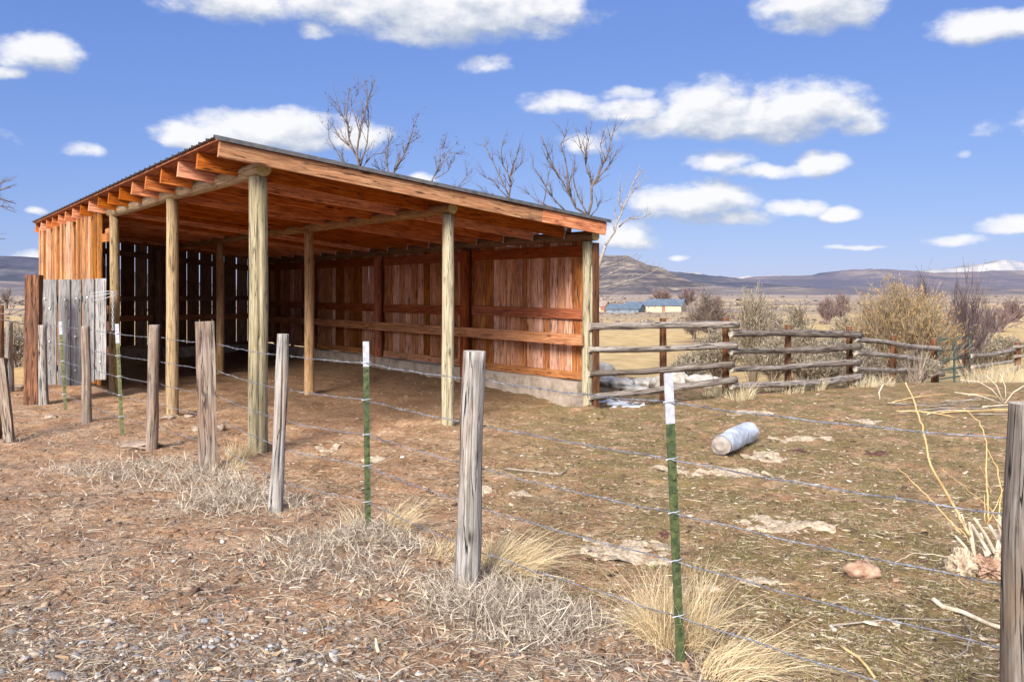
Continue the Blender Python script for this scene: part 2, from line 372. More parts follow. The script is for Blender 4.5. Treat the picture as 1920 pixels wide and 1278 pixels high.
M = {}
M['treated'] = wood('treated_timber', (.15, .115, .07), (.34, .285, .175), (.47, .41, .28), (.26, .22, .13), .8, .8, .7, .3, 16, .6)
M['treated_end'] = endgrain('treated_end_grain', (.33, .27, .11), (.52, .45, .22))
M['header'] = wood('warm_treated_log', (.18, .11, .055), (.35, .25, .135), (.48, .37, .22), (.24, .155, .08), .8, .6, .6, .3, 14, .6)
M['log_brown'] = wood('peeled_log', (.15, .075, .03), (.33, .185, .08), (.47, .31, .15), (.25, .17, .09), .7, .35, .5, .3, 14)
M['log_end'] = endgrain('log_end_grain', (.36, .28, .12), (.50, .43, .22))
M['rafter'] = wood('rafter_wood', (.20, .05, .016), (.60, .185, .05), (.78, .33, .12), (.38, .09, .026), 1, .6, .4, .8, 12, kn2=(1.6, 7))
M['sheath'] = wood('sheathing_wood', (.13, .030, .010), (.32, .085, .024), (.46, .16, .05), (.20, .048, .015), .9, .4, .35, .5, 12)
M['fascia'] = wood('fascia_wood', (.16, .07, .03), (.38, .18, .08), (.54, .31, .15), (.30, .10, .035), 1, .9, .6, .3, 14, kn2=(2.2, 11), kr=.2)
M['cedar'] = wood('front_cedar', (.15, .05, .018), (.47, .185, .048), (.64, .31, .105), (.15, .075, .04), 1, .9, .7, .8, 12, .9, kn2=(1.6, 8))
M['interior'] = wood('wall_cedar', (.12, .026, .009), (.47, .18, .062), (.68, .32, .135), (.24, .075, .028), 1, .9, .45, 1.0, 13, .75, pale=(.62, .46, .33), kn2=(1.5, 7), kr=.17)
M['log_dark'] = wood('dark_log', (.07, .035, .018), (.17, .095, .05), (.27, .17, .10), (.12, .07, .04), .7, .35, .5, .3, 14)
M['end_wall'] = wood('end_wall_planks', (.08, .042, .025), (.25, .13, .075), (.37, .21, .13), (.15, .085, .055), .8, .6, .45, .8, 14)
M['rail'] = wood('wall_rail', (.20, .07, .025), (.42, .17, .065), (.56, .28, .12), (.30, .11, .04), .7, .5, .5, .3, 16)
M['rail_red'] = wood('wall_rail_red', (.11, .024, .008), (.30, .075, .022), (.42, .13, .045), (.17, .04, .014), .7, .5, .5, .3, 16)
M['grey'] = wood('weathered_grey', (.085, .072, .062), (.26, .235, .21), (.44, .41, .375), (.25, .175, .12), 1, 1, 1, .4, 12, .7, kn2=(2.5, 8), checks=1)
M['grey_end'] = endgrain('weathered_end', (.27, .22, .17), (.45, .40, .33))
M['grey_dark'] = wood('dark_weathered', (.045, .036, .030), (.145, .120, .10), (.27, .24, .21), (.19, .12, .065), 1, 1, 1, .4, 10, .6, kn2=(2.5, 7), checks=1)
M['grey_brown'] = wood('weathered_brown', (.09, .06, .045), (.25, .195, .15), (.40, .33, .27), (.20, .11, .07), .8, .8, .8, .3, 16, .6)
M['pole'] = wood('fence_pole', (.085, .066, .053), (.23, .19, .155), (.40, .35, .30), (.15, .105, .078), 1, 1, 1, .6, 10)
M['creosote'] = wood('creosoted_post', (.045, .020, .010), (.16, .065, .03), (.30, .125, .05), (.07, .04, .03), .8, .8, .8, .3, 14)
M['gateboard'] = wood('gate_plank', (.12, .105, .10), (.25, .235, .225), (.38, .36, .34), (.18, .15, .13), .7, .7, .6, .5, 16)
def simple(name, c1, c2, scale, rough=.85, bump=.3, metal=0, dist=.01):
    w = NT(name); co = w.n('TexCoord').outputs['Object']; n = w.noise(co, scale, 6, .65)
    w.b.inputs['Metallic'].default_value = metal; w.bump(n, bump, dist); return w.out(w.ramp(n, [(.35, c1), (.65, c2)]), rough)
M['concrete'] = simple('concrete', (.20, .15, .11), (.36, .29, .23), 7, .95, .5)
M['metal_roof'] = simple('aged_roof_metal', (.10, .10, .10), (.20, .19, .18), 9, .5, .1, .6)
M['galv'] = simple('galvanised', (.42, .44, .48), (.62, .64, .68), 30, .45, .1, .35)
M['wire'] = simple('wire_steel', (.10, .10, .115), (.34, .35, .39), 14, .5, .05, .5)
M['green'] = simple('green_paint', (.022, .038, .018), (.085, .10, .038), 34, .6, .25)
M['olive'] = simple('olive_paint', (.055, .062, .024), (.14, .14, .055), 14, .6, .25)
M['white'] = simple('white_cap', (.26, .26, .285), (.42, .42, .46), 25, .6, .1)
M['gate_green'] = simple('gate_paint', (.022, .042, .036), (.055, .085, .068), 20, .5, .1)
M['rock'] = simple('pale_rock', (.28, .24, .20), (.60, .56, .50), 6, .9, .8, 0, .03)
M['brownrock'] = simple('brown_rock', (.16, .11, .08), (.38, .29, .22), 9, .9, .8, 0, .02)
M['redrock'] = simple('red_rock', (.17, .08, .045), (.44, .30, .21), 14, .9, .8, 0, .02)
M['bark'] = simple('pale_bark', (.22, .15, .09), (.52, .42, .30), 34, .9, .9, 0, .01)
M['twig'] = simple('tree_bark', (.060, .042, .034), (.17, .125, .10), 8, .9, .6)
M['twig_pale'] = simple('pale_branch', (.17, .135, .11), (.33, .28, .235), 14, .85, .5)
M['cane'] = simple('yellow_cane', (.40, .25, .10), (.60, .42, .21), 10, .7, .2)
M['cane_pale'] = simple('pale_cane', (.36, .28, .19), (.60, .51, .40), 20, .8, .4)
M['rust'] = simple('rusty_pipe', (.05, .022, .015), (.13, .06, .04), 30, .8, .4)
M['snow'] = simple('old_snow', (.42, .41, .42), (.66, .66, .68), 9, .8, .6, 0, .03)
M['blade'] = colmat('dry_blades', .8, 0, .15, .2, .25)
M['shrub'] = colmat('shrub_twigs', .9, 0, .1, .2, .15)
M['pebble'] = colmat('pebbles', .85, .5, .2, .4)
M['chips'] = colmat('chips', .95, .8, .1, .5)

# ---------------------------------------------------------------- ground sheet
def axis(parts):
    out = [parts[0][0]]
    for a, b, st in parts:
        n = max(1, int(round((b - a) / st))); out += list(a + (b - a) * (np.arange(1, n + 1) / n))
    return np.array(out)
def geo(a, b, k): return list(np.geomspace(a, b, k)[1:])
def ground():
    xp = axis([(-9, 9.5, .055)]); xs = np.concatenate([-np.array(geo(9, 9000, 60))[::-1], xp, geo(9.5, 9000, 60)])
    yp = axis([(1.6, 15, .055), (15, 30, .2)]); ys = np.concatenate([-np.array(geo(1, 300, 14))[::-1] , [0, .6, 1.2], yp, geo(30, 9500, 110)])
    X, Y = np.meshgrid(xs, ys); Z = height(X, Y); n = len(xs); m = len(ys)
    V = np.stack([X.ravel(), Y.ravel(), Z.ravel()], 1)
    i = np.arange((m - 1) * n).reshape(m - 1, n)[:, :-1].ravel(); Q = np.stack([i, i + 1, i + n + 1, i + n], 1)
    w = NT('ground_earth'); g = w.n('NewGeometry').outputs['Position']; sp = w.n('SeparateXYZ'); w.l(g, sp.inputs[0]); x, y = sp.outputs[0], sp.outputs[1]
    # distance along and across the wire fence
    across = w.math('ADD', w.math('MULTIPLY', w.math('SUBTRACT', x, .68), .745), w.math('MULTIPLY', w.math('SUBTRACT', y, 3.485), .667))
    wob = w.math('MULTIPLY', w.math('SUBTRACT', w.noise(g, .9, 4), .5), 1.6); ac = w.math('ADD', across, wob)
    base = w.ramp(w.noise(g, 2.2, 8, .68), [(.28, (.18, .09, .047)), (.46, (.37, .205, .11)), (.60, (.47, .295, .175)), (.76, (.60, .45, .30))])
    fine = w.noise(g, 34, 6, .7); base = w.mix(w.ramp(fine, [(.38, (.55,)), (.52, (0,))]), base, (.07, .04, .025))
    base = w.mix(w.ramp(w.noise(w.scale(g, (1, 1, 1), (5, 3, 0)), 21, 5, .7), [(.56, (0,)), (.68, (.75,))]), base, (.45, .36, .26))
    # corral floor: mossy olive film and trampled dung
    moss = w.math('MULTIPLY', w.ramp(ac, [(.52, (0,)), (.60, (1,))]), w.ramp(w.noise(g, 1.3, 6, .7), [(.40, (0,)), (.58, (.75,))]))
    mo = w.n('MapRange'); w.l(ac, mo.inputs[0]); mo.inputs[1].default_value = .1; mo.inputs[2].default_value = .9
    xr = w.n('MapRange'); w.l(w.math('ADD', x, w.math('MULTIPLY', y, .16)), xr.inputs[0]); xr.inputs[1].default_value = .2; xr.inputs[2].default_value = 2.2
    mf = w.math('MULTIPLY', w.math('MULTIPLY', mo.outputs[0], xr.outputs[0]), w.ramp(w.noise(g, 2.6, 6, .7), [(.36, (0,)), (.56, (.85,))]))
    base = w.mix(mf, base, w.mix(fine, (.085, .066, .028), (.27, .21, .085)))
    # outer strip: grey-mauve weeds litter
    og = w.math('MULTIPLY', w.math('SUBTRACT', 1, mo.outputs[0]), w.ramp(w.noise(g, 1.7, 5, .6), [(.46, (0,)), (.68, (.5,))]))
    base = w.mix(og, base, w.mix(fine, (.22, .155, .115), (.42, .32, .25)))
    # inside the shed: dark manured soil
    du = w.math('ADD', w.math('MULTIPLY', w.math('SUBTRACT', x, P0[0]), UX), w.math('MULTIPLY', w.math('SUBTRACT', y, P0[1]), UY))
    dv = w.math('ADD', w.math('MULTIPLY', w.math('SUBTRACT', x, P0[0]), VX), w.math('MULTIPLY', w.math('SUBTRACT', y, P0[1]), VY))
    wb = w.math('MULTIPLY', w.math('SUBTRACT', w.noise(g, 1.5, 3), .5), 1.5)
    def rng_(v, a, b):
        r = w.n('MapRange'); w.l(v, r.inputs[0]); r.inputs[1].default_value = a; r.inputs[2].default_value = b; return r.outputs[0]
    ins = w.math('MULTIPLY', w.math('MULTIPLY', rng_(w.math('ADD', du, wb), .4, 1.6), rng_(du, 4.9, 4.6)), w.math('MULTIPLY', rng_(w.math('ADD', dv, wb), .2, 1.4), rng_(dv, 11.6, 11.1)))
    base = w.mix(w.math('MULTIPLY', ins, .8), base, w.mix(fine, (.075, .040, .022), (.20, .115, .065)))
    # beyond: straw pasture, sage flats
    far = w.math('MULTIPLY', rng_(y, 14.5, 21), rng_(w.math('ADD', x, w.math('MULTIPLY', y, .06)), -20, -20.01))
    far = rng_(y, 14.5, 21)
    farx = w.math('MAXIMUM', rng_(x, -.5, 1.5), rng_(y, 19, 24)); far = w.math('MULTIPLY', far, farx)
    farl = w.math('MULTIPLY', rng_(x, -6.6, -8), rng_(y, 12, 16)); far = w.math('MAXIMUM', far, farl)
    fn = w.noise(w.scale(g, (.5, 1, 1)), .09, 7, .65); straw = w.ramp(w.noise(g, .8, 8, .7), [(.3, (.27, .18, .085)), (.55, (.47, .33, .155)), (.75, (.58, .44, .24))])
    sage = w.ramp(w.noise(g, .5, 8, .75), [(.36, (.12, .085, .06)), (.52, (.26, .19, .14)), (.68, (.42, .33, .24))])
    fc = w.mix(w.ramp(fn, [(.56, (0,)), (.66, (.8,))]), straw, sage)
    big = w.ramp(w.noise(w.scale(g, (.35, 1, 1)), .02, 6, .6), [(.42, (0,)), (.52, (1,))])
    vf = w.mix(big, w.mix(fn, (.38, .27, .145), (.50, .36, .20)), w.mix(w.noise(g, .06, 8, .8), (.09, .07, .065), (.36, .28, .225)))
    fc = w.mix(rng_(y, 90, 260), fc, vf)
    fc = w.mix(rng_(y, 500, 1100), fc, w.mix(w.noise(w.scale(g, (.3, 1, 1)), .008, 8, .7), (.14, .115, .11), (.40, .31, .24)))
    vf1 = w.n('TexVoronoi'); vf1.inputs['Scale'].default_value = 15; w.l(w.scale(g, (1, 1.3, 1)), vf1.inputs['Vector']); cell = w.n('SeparateColor'); w.l(vf1.outputs['Color'], cell.inputs[0])
    dens_ = w.ramp(w.noise(g, 1.9, 5, .7), [(.38, (0,)), (.60, (1,))])
    fl = w.math('MULTIPLY', w.ramp(vf1.outputs['Distance'], [(.22, (1,)), (.34, (0,))]), w.math('MULTIPLY', dens_, w.math('GREATER_THAN', cell.outputs[0], .55)))
    base = w.mix(w.math('MULTIPLY', fl, .75), base, w.ramp(cell.outputs[1], [(.0, (.10, .055, .03)), (.45, (.22, .14, .085)), (.75, (.50, .38, .27)), (1, (.66, .56, .43))]))
    dk = w.noise(w.scale(g, (1, 1, 1), (1, 9, 4)), 9, 7, .75); base = w.mix(w.ramp(dk, [(.32, (.85,)), (.48, (0,))]), base, (.075, .046, .027))
    base = w.mix(far, base, fc)
    hh = w.math('ADD', w.math('MULTIPLY', w.noise(g, 18, 8, .72), 1), w.math('MULTIPLY', w.noise(g, 75, 4, .6), .35))
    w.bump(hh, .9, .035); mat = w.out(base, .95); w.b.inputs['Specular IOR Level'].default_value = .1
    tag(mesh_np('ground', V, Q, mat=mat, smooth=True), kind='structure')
ground()

# ---------------------------------------------------------------- mountains
def ridge(name, D, prof, depth, mat, seed, base=-9, rough=1.0, cliff=.35):
    xs = [p[0] for p in prof]; hs = [EYE + (HY - p[1]) / F * D for p in prof]
    n = 460; m = 46; X = np.linspace((xs[0] - 960) / F * D, (xs[-1] - 960) / F * D, n); H = np.interp(X / D * F + 960, xs, hs)
    T = np.concatenate([np.linspace(-1, 0, 10)[:-1], np.linspace(0, 1, m)])
    XX, TT = np.meshgrid(X, T); HH = np.tile(H, (len(T), 1)) - base
    pr = np.where(TT < 0, 1 - TT ** 2, np.where(TT < .12, 1 - cliff * TT / .12, (1 - cliff) * (1 - (TT - .12) / .88) ** 1.35))
    s = depth / 6
    rg = 1 - np.abs(2 * fbm(XX / s * .9 + 3, TT * 1.6 + seed, seed, 5) - 1)
    rg2 = fbm(XX / s * 3.5, TT * 7, seed + 5, 4)
    amp = np.clip(np.minimum(np.abs(TT) * 6, 1), 0, 1) * np.where(TT > .9, (1 - TT) * 10, 1)
    Z = base + HH * np.clip(pr + amp * ((rg - .75) * .35 + (rg2 - .5) * .16) * rough, 0, 1.03)
    Z += np.where(np.abs(TT) < .01, (fbm(XX / s * 6, XX * 0, seed + 9, 4) - .5) * D * .0025, 0)
    YY = D - TT * depth + (rg - .6) * depth * .10 * amp
    V = np.stack([XX.ravel(), YY.ravel(), Z.ravel()], 1); k = len(T)
    i = np.arange((k - 1) * n).reshape(k - 1, n)[:, :-1].ravel(); Q = np.stack([i, i + n, i + n + 1, i + 1], 1)
    tag(mesh_np(name, V, Q, mat=mat, smooth=True), kind='structure')
def hillmat(name, c1, c2, c3, sc, band=.0):
    w = NT(name); g = w.n('NewGeometry').outputs['Position']
    st = w.noise(w.scale(g, (.12, .12, 2.4)), sc, 6, .65, .6); a = w.noise(g, sc * .45, 9, .72)
    c = w.ramp(a, [(.32, c1), (.50, c2), (.68, c3)]); c = w.mix(w.ramp(st, [(.46, (0,)), (.56, (.75,))]), c, c1)
    w.bump(a, .6, 12); return w.out(c, 1)
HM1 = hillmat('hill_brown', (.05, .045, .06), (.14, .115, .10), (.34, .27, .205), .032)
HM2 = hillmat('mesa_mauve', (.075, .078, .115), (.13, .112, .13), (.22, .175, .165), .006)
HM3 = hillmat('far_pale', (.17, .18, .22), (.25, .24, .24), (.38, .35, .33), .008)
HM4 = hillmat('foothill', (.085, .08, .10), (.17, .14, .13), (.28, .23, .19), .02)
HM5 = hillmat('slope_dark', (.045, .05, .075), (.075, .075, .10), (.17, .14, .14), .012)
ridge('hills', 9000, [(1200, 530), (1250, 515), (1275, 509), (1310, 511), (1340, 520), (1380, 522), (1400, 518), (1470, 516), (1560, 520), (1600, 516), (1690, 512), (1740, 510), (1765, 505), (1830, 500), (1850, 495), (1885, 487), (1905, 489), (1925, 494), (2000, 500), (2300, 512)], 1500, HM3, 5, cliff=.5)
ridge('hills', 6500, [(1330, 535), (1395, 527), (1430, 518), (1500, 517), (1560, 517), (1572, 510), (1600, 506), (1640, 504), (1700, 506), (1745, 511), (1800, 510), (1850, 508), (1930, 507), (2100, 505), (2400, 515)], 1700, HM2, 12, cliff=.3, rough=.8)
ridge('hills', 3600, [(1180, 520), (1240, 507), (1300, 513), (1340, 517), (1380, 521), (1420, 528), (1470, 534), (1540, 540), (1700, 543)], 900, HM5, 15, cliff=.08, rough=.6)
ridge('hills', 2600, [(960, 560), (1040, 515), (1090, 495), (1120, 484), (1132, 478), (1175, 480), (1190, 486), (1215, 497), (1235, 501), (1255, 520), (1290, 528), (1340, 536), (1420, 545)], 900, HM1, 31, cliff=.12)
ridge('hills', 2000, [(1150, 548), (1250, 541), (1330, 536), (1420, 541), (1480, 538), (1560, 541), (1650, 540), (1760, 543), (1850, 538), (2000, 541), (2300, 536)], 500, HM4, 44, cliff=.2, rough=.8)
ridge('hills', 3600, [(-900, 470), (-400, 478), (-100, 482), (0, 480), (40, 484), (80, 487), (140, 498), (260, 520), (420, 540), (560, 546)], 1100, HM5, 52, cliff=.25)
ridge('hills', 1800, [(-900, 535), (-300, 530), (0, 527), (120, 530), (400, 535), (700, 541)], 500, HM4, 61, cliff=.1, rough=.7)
# bare pale scar on the left hill is part of its soil pattern

# ---------------------------------------------------------------- the shed
shed = thing('open_shed', (P0[0], P0[1], 0), 'large open-sided wooden pole shed with rust-orange boards and sloping metal roof', 'shed', rz=TH)
def roofz(u): return 2.90 - .0994 * u
def top(u): return 2.655 - .1035 * u
def S(o_name, mb, mats, **k): return mb.obj(o_name, mats, parent=shed, local=True)
def spost(u, v, r, zt, mat='treated', end='treated_end', crack=None, lump=.035, bend=.012, flat=None, zb=-.4):
    mb = MB(); b = lambda: random.uniform(-bend, bend)
    mb.log([(u, v, zb), (u + b(), v + b(), .6), (u + b(), v + b(), 1.5), (u, v, zt)], [r * 1.04, r, r * .98, r * .95], n=40, sub=24, lump=lump, crack=crack, flat=flat)
    return S('post', mb, [M[mat], M[end]])
spost(0, 0, .093, top(0), crack=(3.45, .20, .30, .05, .9), lump=.015)
spost(0, 2.72, .074, top(0) + .02, 'header')
spost(0, 5.55, .072, top(0) + .03, 'header')
spost(A1, 0, .070, top(A1), crack=(3.55, .2, .25, .0, .6))
spost(A1, 3.67, .072, top(A1) + .03, 'log_brown', 'log_end')
spost(A1, 7.45, .072, top(A1) + .0, 'log_brown', 'log_end')
spost(A1 - .1, LEN - .12, .075, top(A1), 'end_wall', 'log_end')
spost(A2, 0, .072, top(A2), crack=(3.3, .25, .4, .3, 1))
for k in range(1, 5): spost(A2 - .02, k * 2.74 - (.12 if k == 4 else 0), .078, top(A2), 'rail_red' if k < 3 else 'interior', 'log_end')
def beam(u, v0, v1, r, mat, dz=0, sag=.03):
    mb = MB(); z = top(u) + r + dz; pts = [(u + random.uniform(-.02, .02), v0 + (v1 - v0) * t, z + sag * (random.random() - .6) * (0 < t < 1)) for t in np.linspace(0, 1, 7)]
    mb.log(pts, [r * (1 + random.uniform(-.06, .06)) for _ in pts], n=18, sub=36, lump=.05); S('log_beam', mb, [M[mat], M['treated_end']])
beam(0, -.11, 5.75, .080, 'header')
beam(A1, -.10, LEN, .064, 'log_brown')
beam(A2, -.16, LEN, .068, 'log_dark')
NR = 18; BACK = A2 + .06
def front_over(v): return -(.5 - .028 * v)
rv = [-.27 + (LEN + .35) * i / (NR - 1) for i in range(NR)]
for i, v in enumerate(rv):
    if i == 0: continue
    mb = MB(); u0, u1 = front_over(v) + .03, BACK
    mb.board((u0, v, roofz(u0) - .035 - .084), (u1, v, roofz(u1) - .035 - .084), (0, 0, 1), .168, .042, n=8, jit=.002); S('rafter', mb, M['rafter'])
mb = MB(); v = rv[0] - .02; uj = 3.42
mb.board((front_over(v) + .02, v, roofz(front_over(v)) - .03 - .075), (uj, v, roofz(uj) - .03 - .085), (0, 0, 1), .145, .04, n=10, jit=.002, tint=.6); S('fascia_board', mb, M['fascia'])
mb = MB(); mb.board((uj + .004, v, roofz(uj) - .03 - .08), (BACK - .02, v, roofz(BACK) - .03 - .08), (0, 0, 1), .15, .04, n=3, jit=.002, tint=.6); S('fascia_board', mb, M['rafter'])
# nails and split knots down the fascia
for t in (.5, 1.1, 1.7, 2.3, 2.75):
    pass
# sheathing boards under the metal
mb = MB(); nb = 34; ue = [front_over(-.25) + .02, BACK]
v0r, v1r = rv[0] - .03, rv[-1] + .03
for k in range(nb):
    a = k / nb; b_ = (k + 1) / nb; ua0 = front_over(v0r) * (1 - a) + BACK * a; ua1 = front_over(v1r) * (1 - a) + BACK * a; w = (BACK - front_over(5)) / nb - .006
    mb.board((ua0 + w / 2, v0r, roofz(ua0 + w / 2) - .022), (ua1 + w / 2, v1r, roofz(ua1 + w / 2) - .022), (1, 0, -.1), w, .018, tint=random.random())
S('roof_boards', mb, M['sheath'])
# ribbed metal sheet, ribs run down the slope
mb = MB(); ribs = []; vv = v0r - .03
while vv < v1r + .04: ribs.append(vv); vv += .0762
us = [0, 1]
prof = []
for i, a in enumerate(ribs):
    big = (i % 3 == 0)
    prof += [(a, 0), (a + .012, .020 if big else .006), (a + .030, .020 if big else .006), (a + .042, 0)]
b = len(mb.v)
for (a, h) in prof:
    u0, u1 = front_over(a) - .03, BACK + .035
    for (u, dz) in ((u0, 0), (u1, 0)): mb.v.append(Vector((u, a, roofz(u) + h - .006)))
for (a, h) in prof:
    u0, u1 = front_over(a) - .03, BACK + .035
    for (u, dz) in ((u0, 0), (u1, 0)): mb.v.append(Vector((u, a, roofz(u) + h - .0075)))
n = len(prof)
for i in range(n - 1):
    q = [b + 2 * i, b + 2 * i + 1, b + 2 * i + 3, b + 2 * i + 2]; mb.face(q, [(0, 0)] * 4, .5); mb.face([x + 2 * n for x in q[::-1]], [(0, 0)] * 4, .5)
S('metal_roof', mb, M['metal_roof'])
# edge flashing at the near gable and the eave drip
mb = MB(); a = v0r - .045
mb.board((front_over(a) - .03, a, roofz(front_over(a)) - .008), (BACK + .035, a, roofz(BACK + .035) - .008), (0, 0, 1), .04, .003); S('edge_flashing', mb, M['metal_roof'])
# back wall planks
def plank_wall(name, mat, along, n0, n1, other, zb, ztf, wmin, wmax, gap, th=.022, axis='v', jit=.0025, bow=.004):
    mb = MB(); p = n0
    while p < n1 - .03:
        w = min(random.uniform(wmin, wmax), n1 - p); c = p + w / 2
        o = other + random.uniform(-bow, bow); zt = ztf(c)
        if axis == 'v': mb.board((o, c, zb + random.uniform(-.02, .02)), (o, c + random.uniform(-.004, .004), zt), (0, 1, 0), w - gap, th, n=5, jit=jit)
        else: mb.board((c, o, zb + random.uniform(-.02, .02)), (c + random.uniform(-.004, .004), o, zt), (1, 0, 0), w - gap, th, n=5, jit=jit)
        p += w
    return S(name, mb, M[mat])
plank_wall('back_wall', 'interior', 0, .02, LEN, A2 + .105, .34, lambda c: top(A2) + .02, .13, .23, .009, bow=.009)
plank_wall('end_wall', 'end_wall', 0, .03, A2 + .1, LEN + .075, .30, lambda c: roofz(c) - .17, .26, .29, .017, axis='u', jit=.0015, bow=.002)
plank_wall('front_wall', 'cedar', 0, 5.98, LEN + .06, -.09, .10, lambda c: roofz(0) - .10, .09, .17, .006, bow=.012)
bays = [(.07 + 0, 2.74), (2.74, 5.48), (5.48, 8.22), (8.22, LEN - .1)]
for (a, c) in bays:
    for (z0, h, mt) in ((2.08, .15, 'rail_red'), (1.23, .14, 'rail_red'), (.40, .10, 'rail')):
        mb = MB(); mb.board((A2 + .065, a + .085, z0), (A2 + .065, c - .085, z0 + random.uniform(-.01, .01)), (0, 0, 1), h, .038, n=3, jit=.003); S('wall_rail', mb, M[mt])
mb = MB(); mb.board((A2 - .115, -.03, .90), (A2 - .115, 5.5, .905), (0, 0, 1), .145, .04, n=8, jit=.004, tint=.7); S('wall_rail', mb, M['rail'])
mb = MB(); mb.board((A2 - .115, 5.505, .905), (A2 - .115, LEN - .1, .91), (0, 0, 1), .14, .04, n=8, jit=.004, tint=.5); S('wall_rail', mb, M['rail'])
for (z0, h, mt) in ((1.37, .11, 'end_wall'), (.95, .12, 'rail'), (.30, .14, 'end_wall')):
    for (a, c) in ((.1, A1 - .19), (A1 - .01, A2 - .1)):
        mb = MB(); mb.board((a, LEN + .04, z0), (c, LEN + .04, z0), (0, 0, 1), h, .038, n=3, jit=.003); S('wall_rail', mb, M[mt])
for (a, c) in ((.1, A1 - .19), (A1 - .01, A2 - .1)):
    mb = MB(); mb.board((a, LEN + .04, roofz(a) - .42), (c, LEN + .04, roofz(c) - .42), (0, 0, 1), .12, .038, n=3, jit=.003); S('wall_rail', mb, M['end_wall'])
for z0 in (2.35, 1.25, .5):
    mb = MB(); mb.board((-.055, 5.66, z0), (-.055, LEN, z0), (0, 0, 1), .13, .038, n=4, jit=.003); S('wall_rail', mb, M['rail'])
mb = MB(); mb.board((A2 + .06, -.10, -.1), (A2 + .06, -.10, top(A2) - .02), (1, 0, 0), .09, .03, n=4, jit=.003); S('corner_board', mb, M['creosote'])
# concrete footing
def footing(u0, v0, u1, v1, w, h, seed):
    mb = MB(); n = 26; d = Vector((u1 - u0, v1 - v0, 0)); L = d.length; d.normalize(); s = Vector((-d.y, d.x, 0)); b = len(mb.v)
    for i in range(n + 1):
        c = Vector((u0, v0, 0)) + d * (L * i / n); hh = h + (float(fbm(i * .5, seed, seed)) - .5) * .05; j = (float(fbm(i * .6, seed + 4, seed)) - .5) * .05
        for (a, z) in ((-w / 2 + j, -.3), (-w / 2 + j * .6 + .01, hh), (w / 2, hh + .01), (w / 2, -.3)): mb.v.append(c + s * a + Vector((0, 0, z)))
    for i in range(n):
        for k in range(4):
            k2 = (k + 1) % 4; mb.face([b + i * 4 + k, b + i * 4 + k2, b + i * 4 + 4 + k2, b + i * 4 + 4 + k], [(0, 0)] * 4, .5)
    mb.face([b, b + 1, b + 2, b + 3], [(0, 0)] * 4, .5); mb.face([b + n * 4 + k for k in (3, 2, 1, 0)], [(0, 0)] * 4, .5)
    return S('concrete_footing', mb, M['concrete'])
footing(A2 + .02, .10, A2 + .02, LEN, .22, .33, 3); footing(A2, LEN + .02, 0, LEN + .02, .2, .30, 8)
mb = MB(); mb.board((A2 - .12, .17, -.25), (A2 - .12, .17, .17), (1, 0, 0), .26, .34, n=3, jit=.012); S('footing_block', mb, M['concrete'])
# metal ties between the back log and each rafter
for v in rv[1:-1]:
    mb = MB(); z = top(A2) + .06
    mb.board((A2 - .078, v - .03, z - .01), (A2 - .060, v - .03, z + .13), (0, 1, 0), .028, .003); mb.board((A2 - .05, v - .024, z + .10), (A2 - .05, v - .024, z + .16), (1, 0, 0), .05, .003)
    S('metal_tie', mb, M['galv'])
# eave blocks on the front corner post
for z in (2.42, 1.0, .62):
    mb = MB(); mb.board((-.02, 5.70, z), (-.02, 5.93, z), (0, 0, 1), .14, .04); S('block', mb, M['rail'])

# ---------------------------------------------------------------- plank gate with its brown post at left
gy = 11.9
g0 = P(77, 700, gy); gate = thing('plank_gate', (g0.x, gy, 0), 'gate of wide weathered grey planks hung before the orange plank wall', 'gate')
for i, (xa, xb, yt, yb) in enumerate(((78, 107, 524, 720), (110, 132, 524, 722), (133, 153, 524, 722), (156, 177, 523, 716), (179, 200, 522, 711))):
    a = P((xa + xb) / 2, yt, gy + .1 * i / 4); b_ = P((xa + xb) / 2 + random.uniform(-1, 1), yb, gy + .1 * i / 4)
    mb = MB(); mb.board(b_, a, (1, 0, 0), (xb - xa) / F * gy, .025, n=6, jit=.003, tint=(.25, .3, .45, .5, 1)[i]); mb.obj('plank', M['gateboard'], gate)
for y in (560, 690):
    mb = MB(); mb.board(P(80, y, gy + .08), P(199, y, gy + .16), (0, 0, 1), .09, .035); mb.obj('cross_rail', M['grey'], gate)
for (x, y) in ((84, 560), (93, 578), (122, 561), (143, 559), (164, 557), (93, 640), (141, 630), (164, 655), (141, 694), (188, 677)):
    mb = MB(); p = P(x, y, gy - .02); mb.log([p + Vector((0, .02, 0)), p + Vector((0, -.012, 0))], .012, n=8, sub=1, lump=0, cap=0); mb.obj('bolt', M['galv'], gate)
mb = MB()                                                          # chain and tie wire at the latch post
for k in range(14):
    p = P(211.5, 549 + k * 5.2, 11.95); s_, u_ = (Vector((1, 0, 0)), Vector((0, 0, 1))) if k % 2 else (Vector((0, 1, 0)), Vector((0, 0, 1)))
    mb.tube([p + s_ * (.012 * math.cos(a)) + u_ * (.022 * math.sin(a)) for a in np.linspace(0, 2 * math.pi, 9)], .004, 4, close=False)
for dz in (0, 8, -6):
    mb.tube([P(170, 556 + dz, gy - .03), P(195, 552 + dz, gy - .04), P(214, 549 + dz * .5, 11.8), P(229, 553 + dz, 12.0)], .0035, 5)
tag(mb.obj('latch_chain', M['galv'], None, loc=P(211, 600, 11.95)), 'rusty chain and wire loop tying the plank gate to the shed post', 'chain')

# ---------------------------------------------------------------- barbed-wire fence
FD = Vector((-.667, .745, 0)); FN = Vector((.745, .667, 0))
fence = thing('barbed_wire_fence', (.68, 3.485, 0), 'barbed wire fence of mixed wood and green steel posts crossing the front', 'fence')
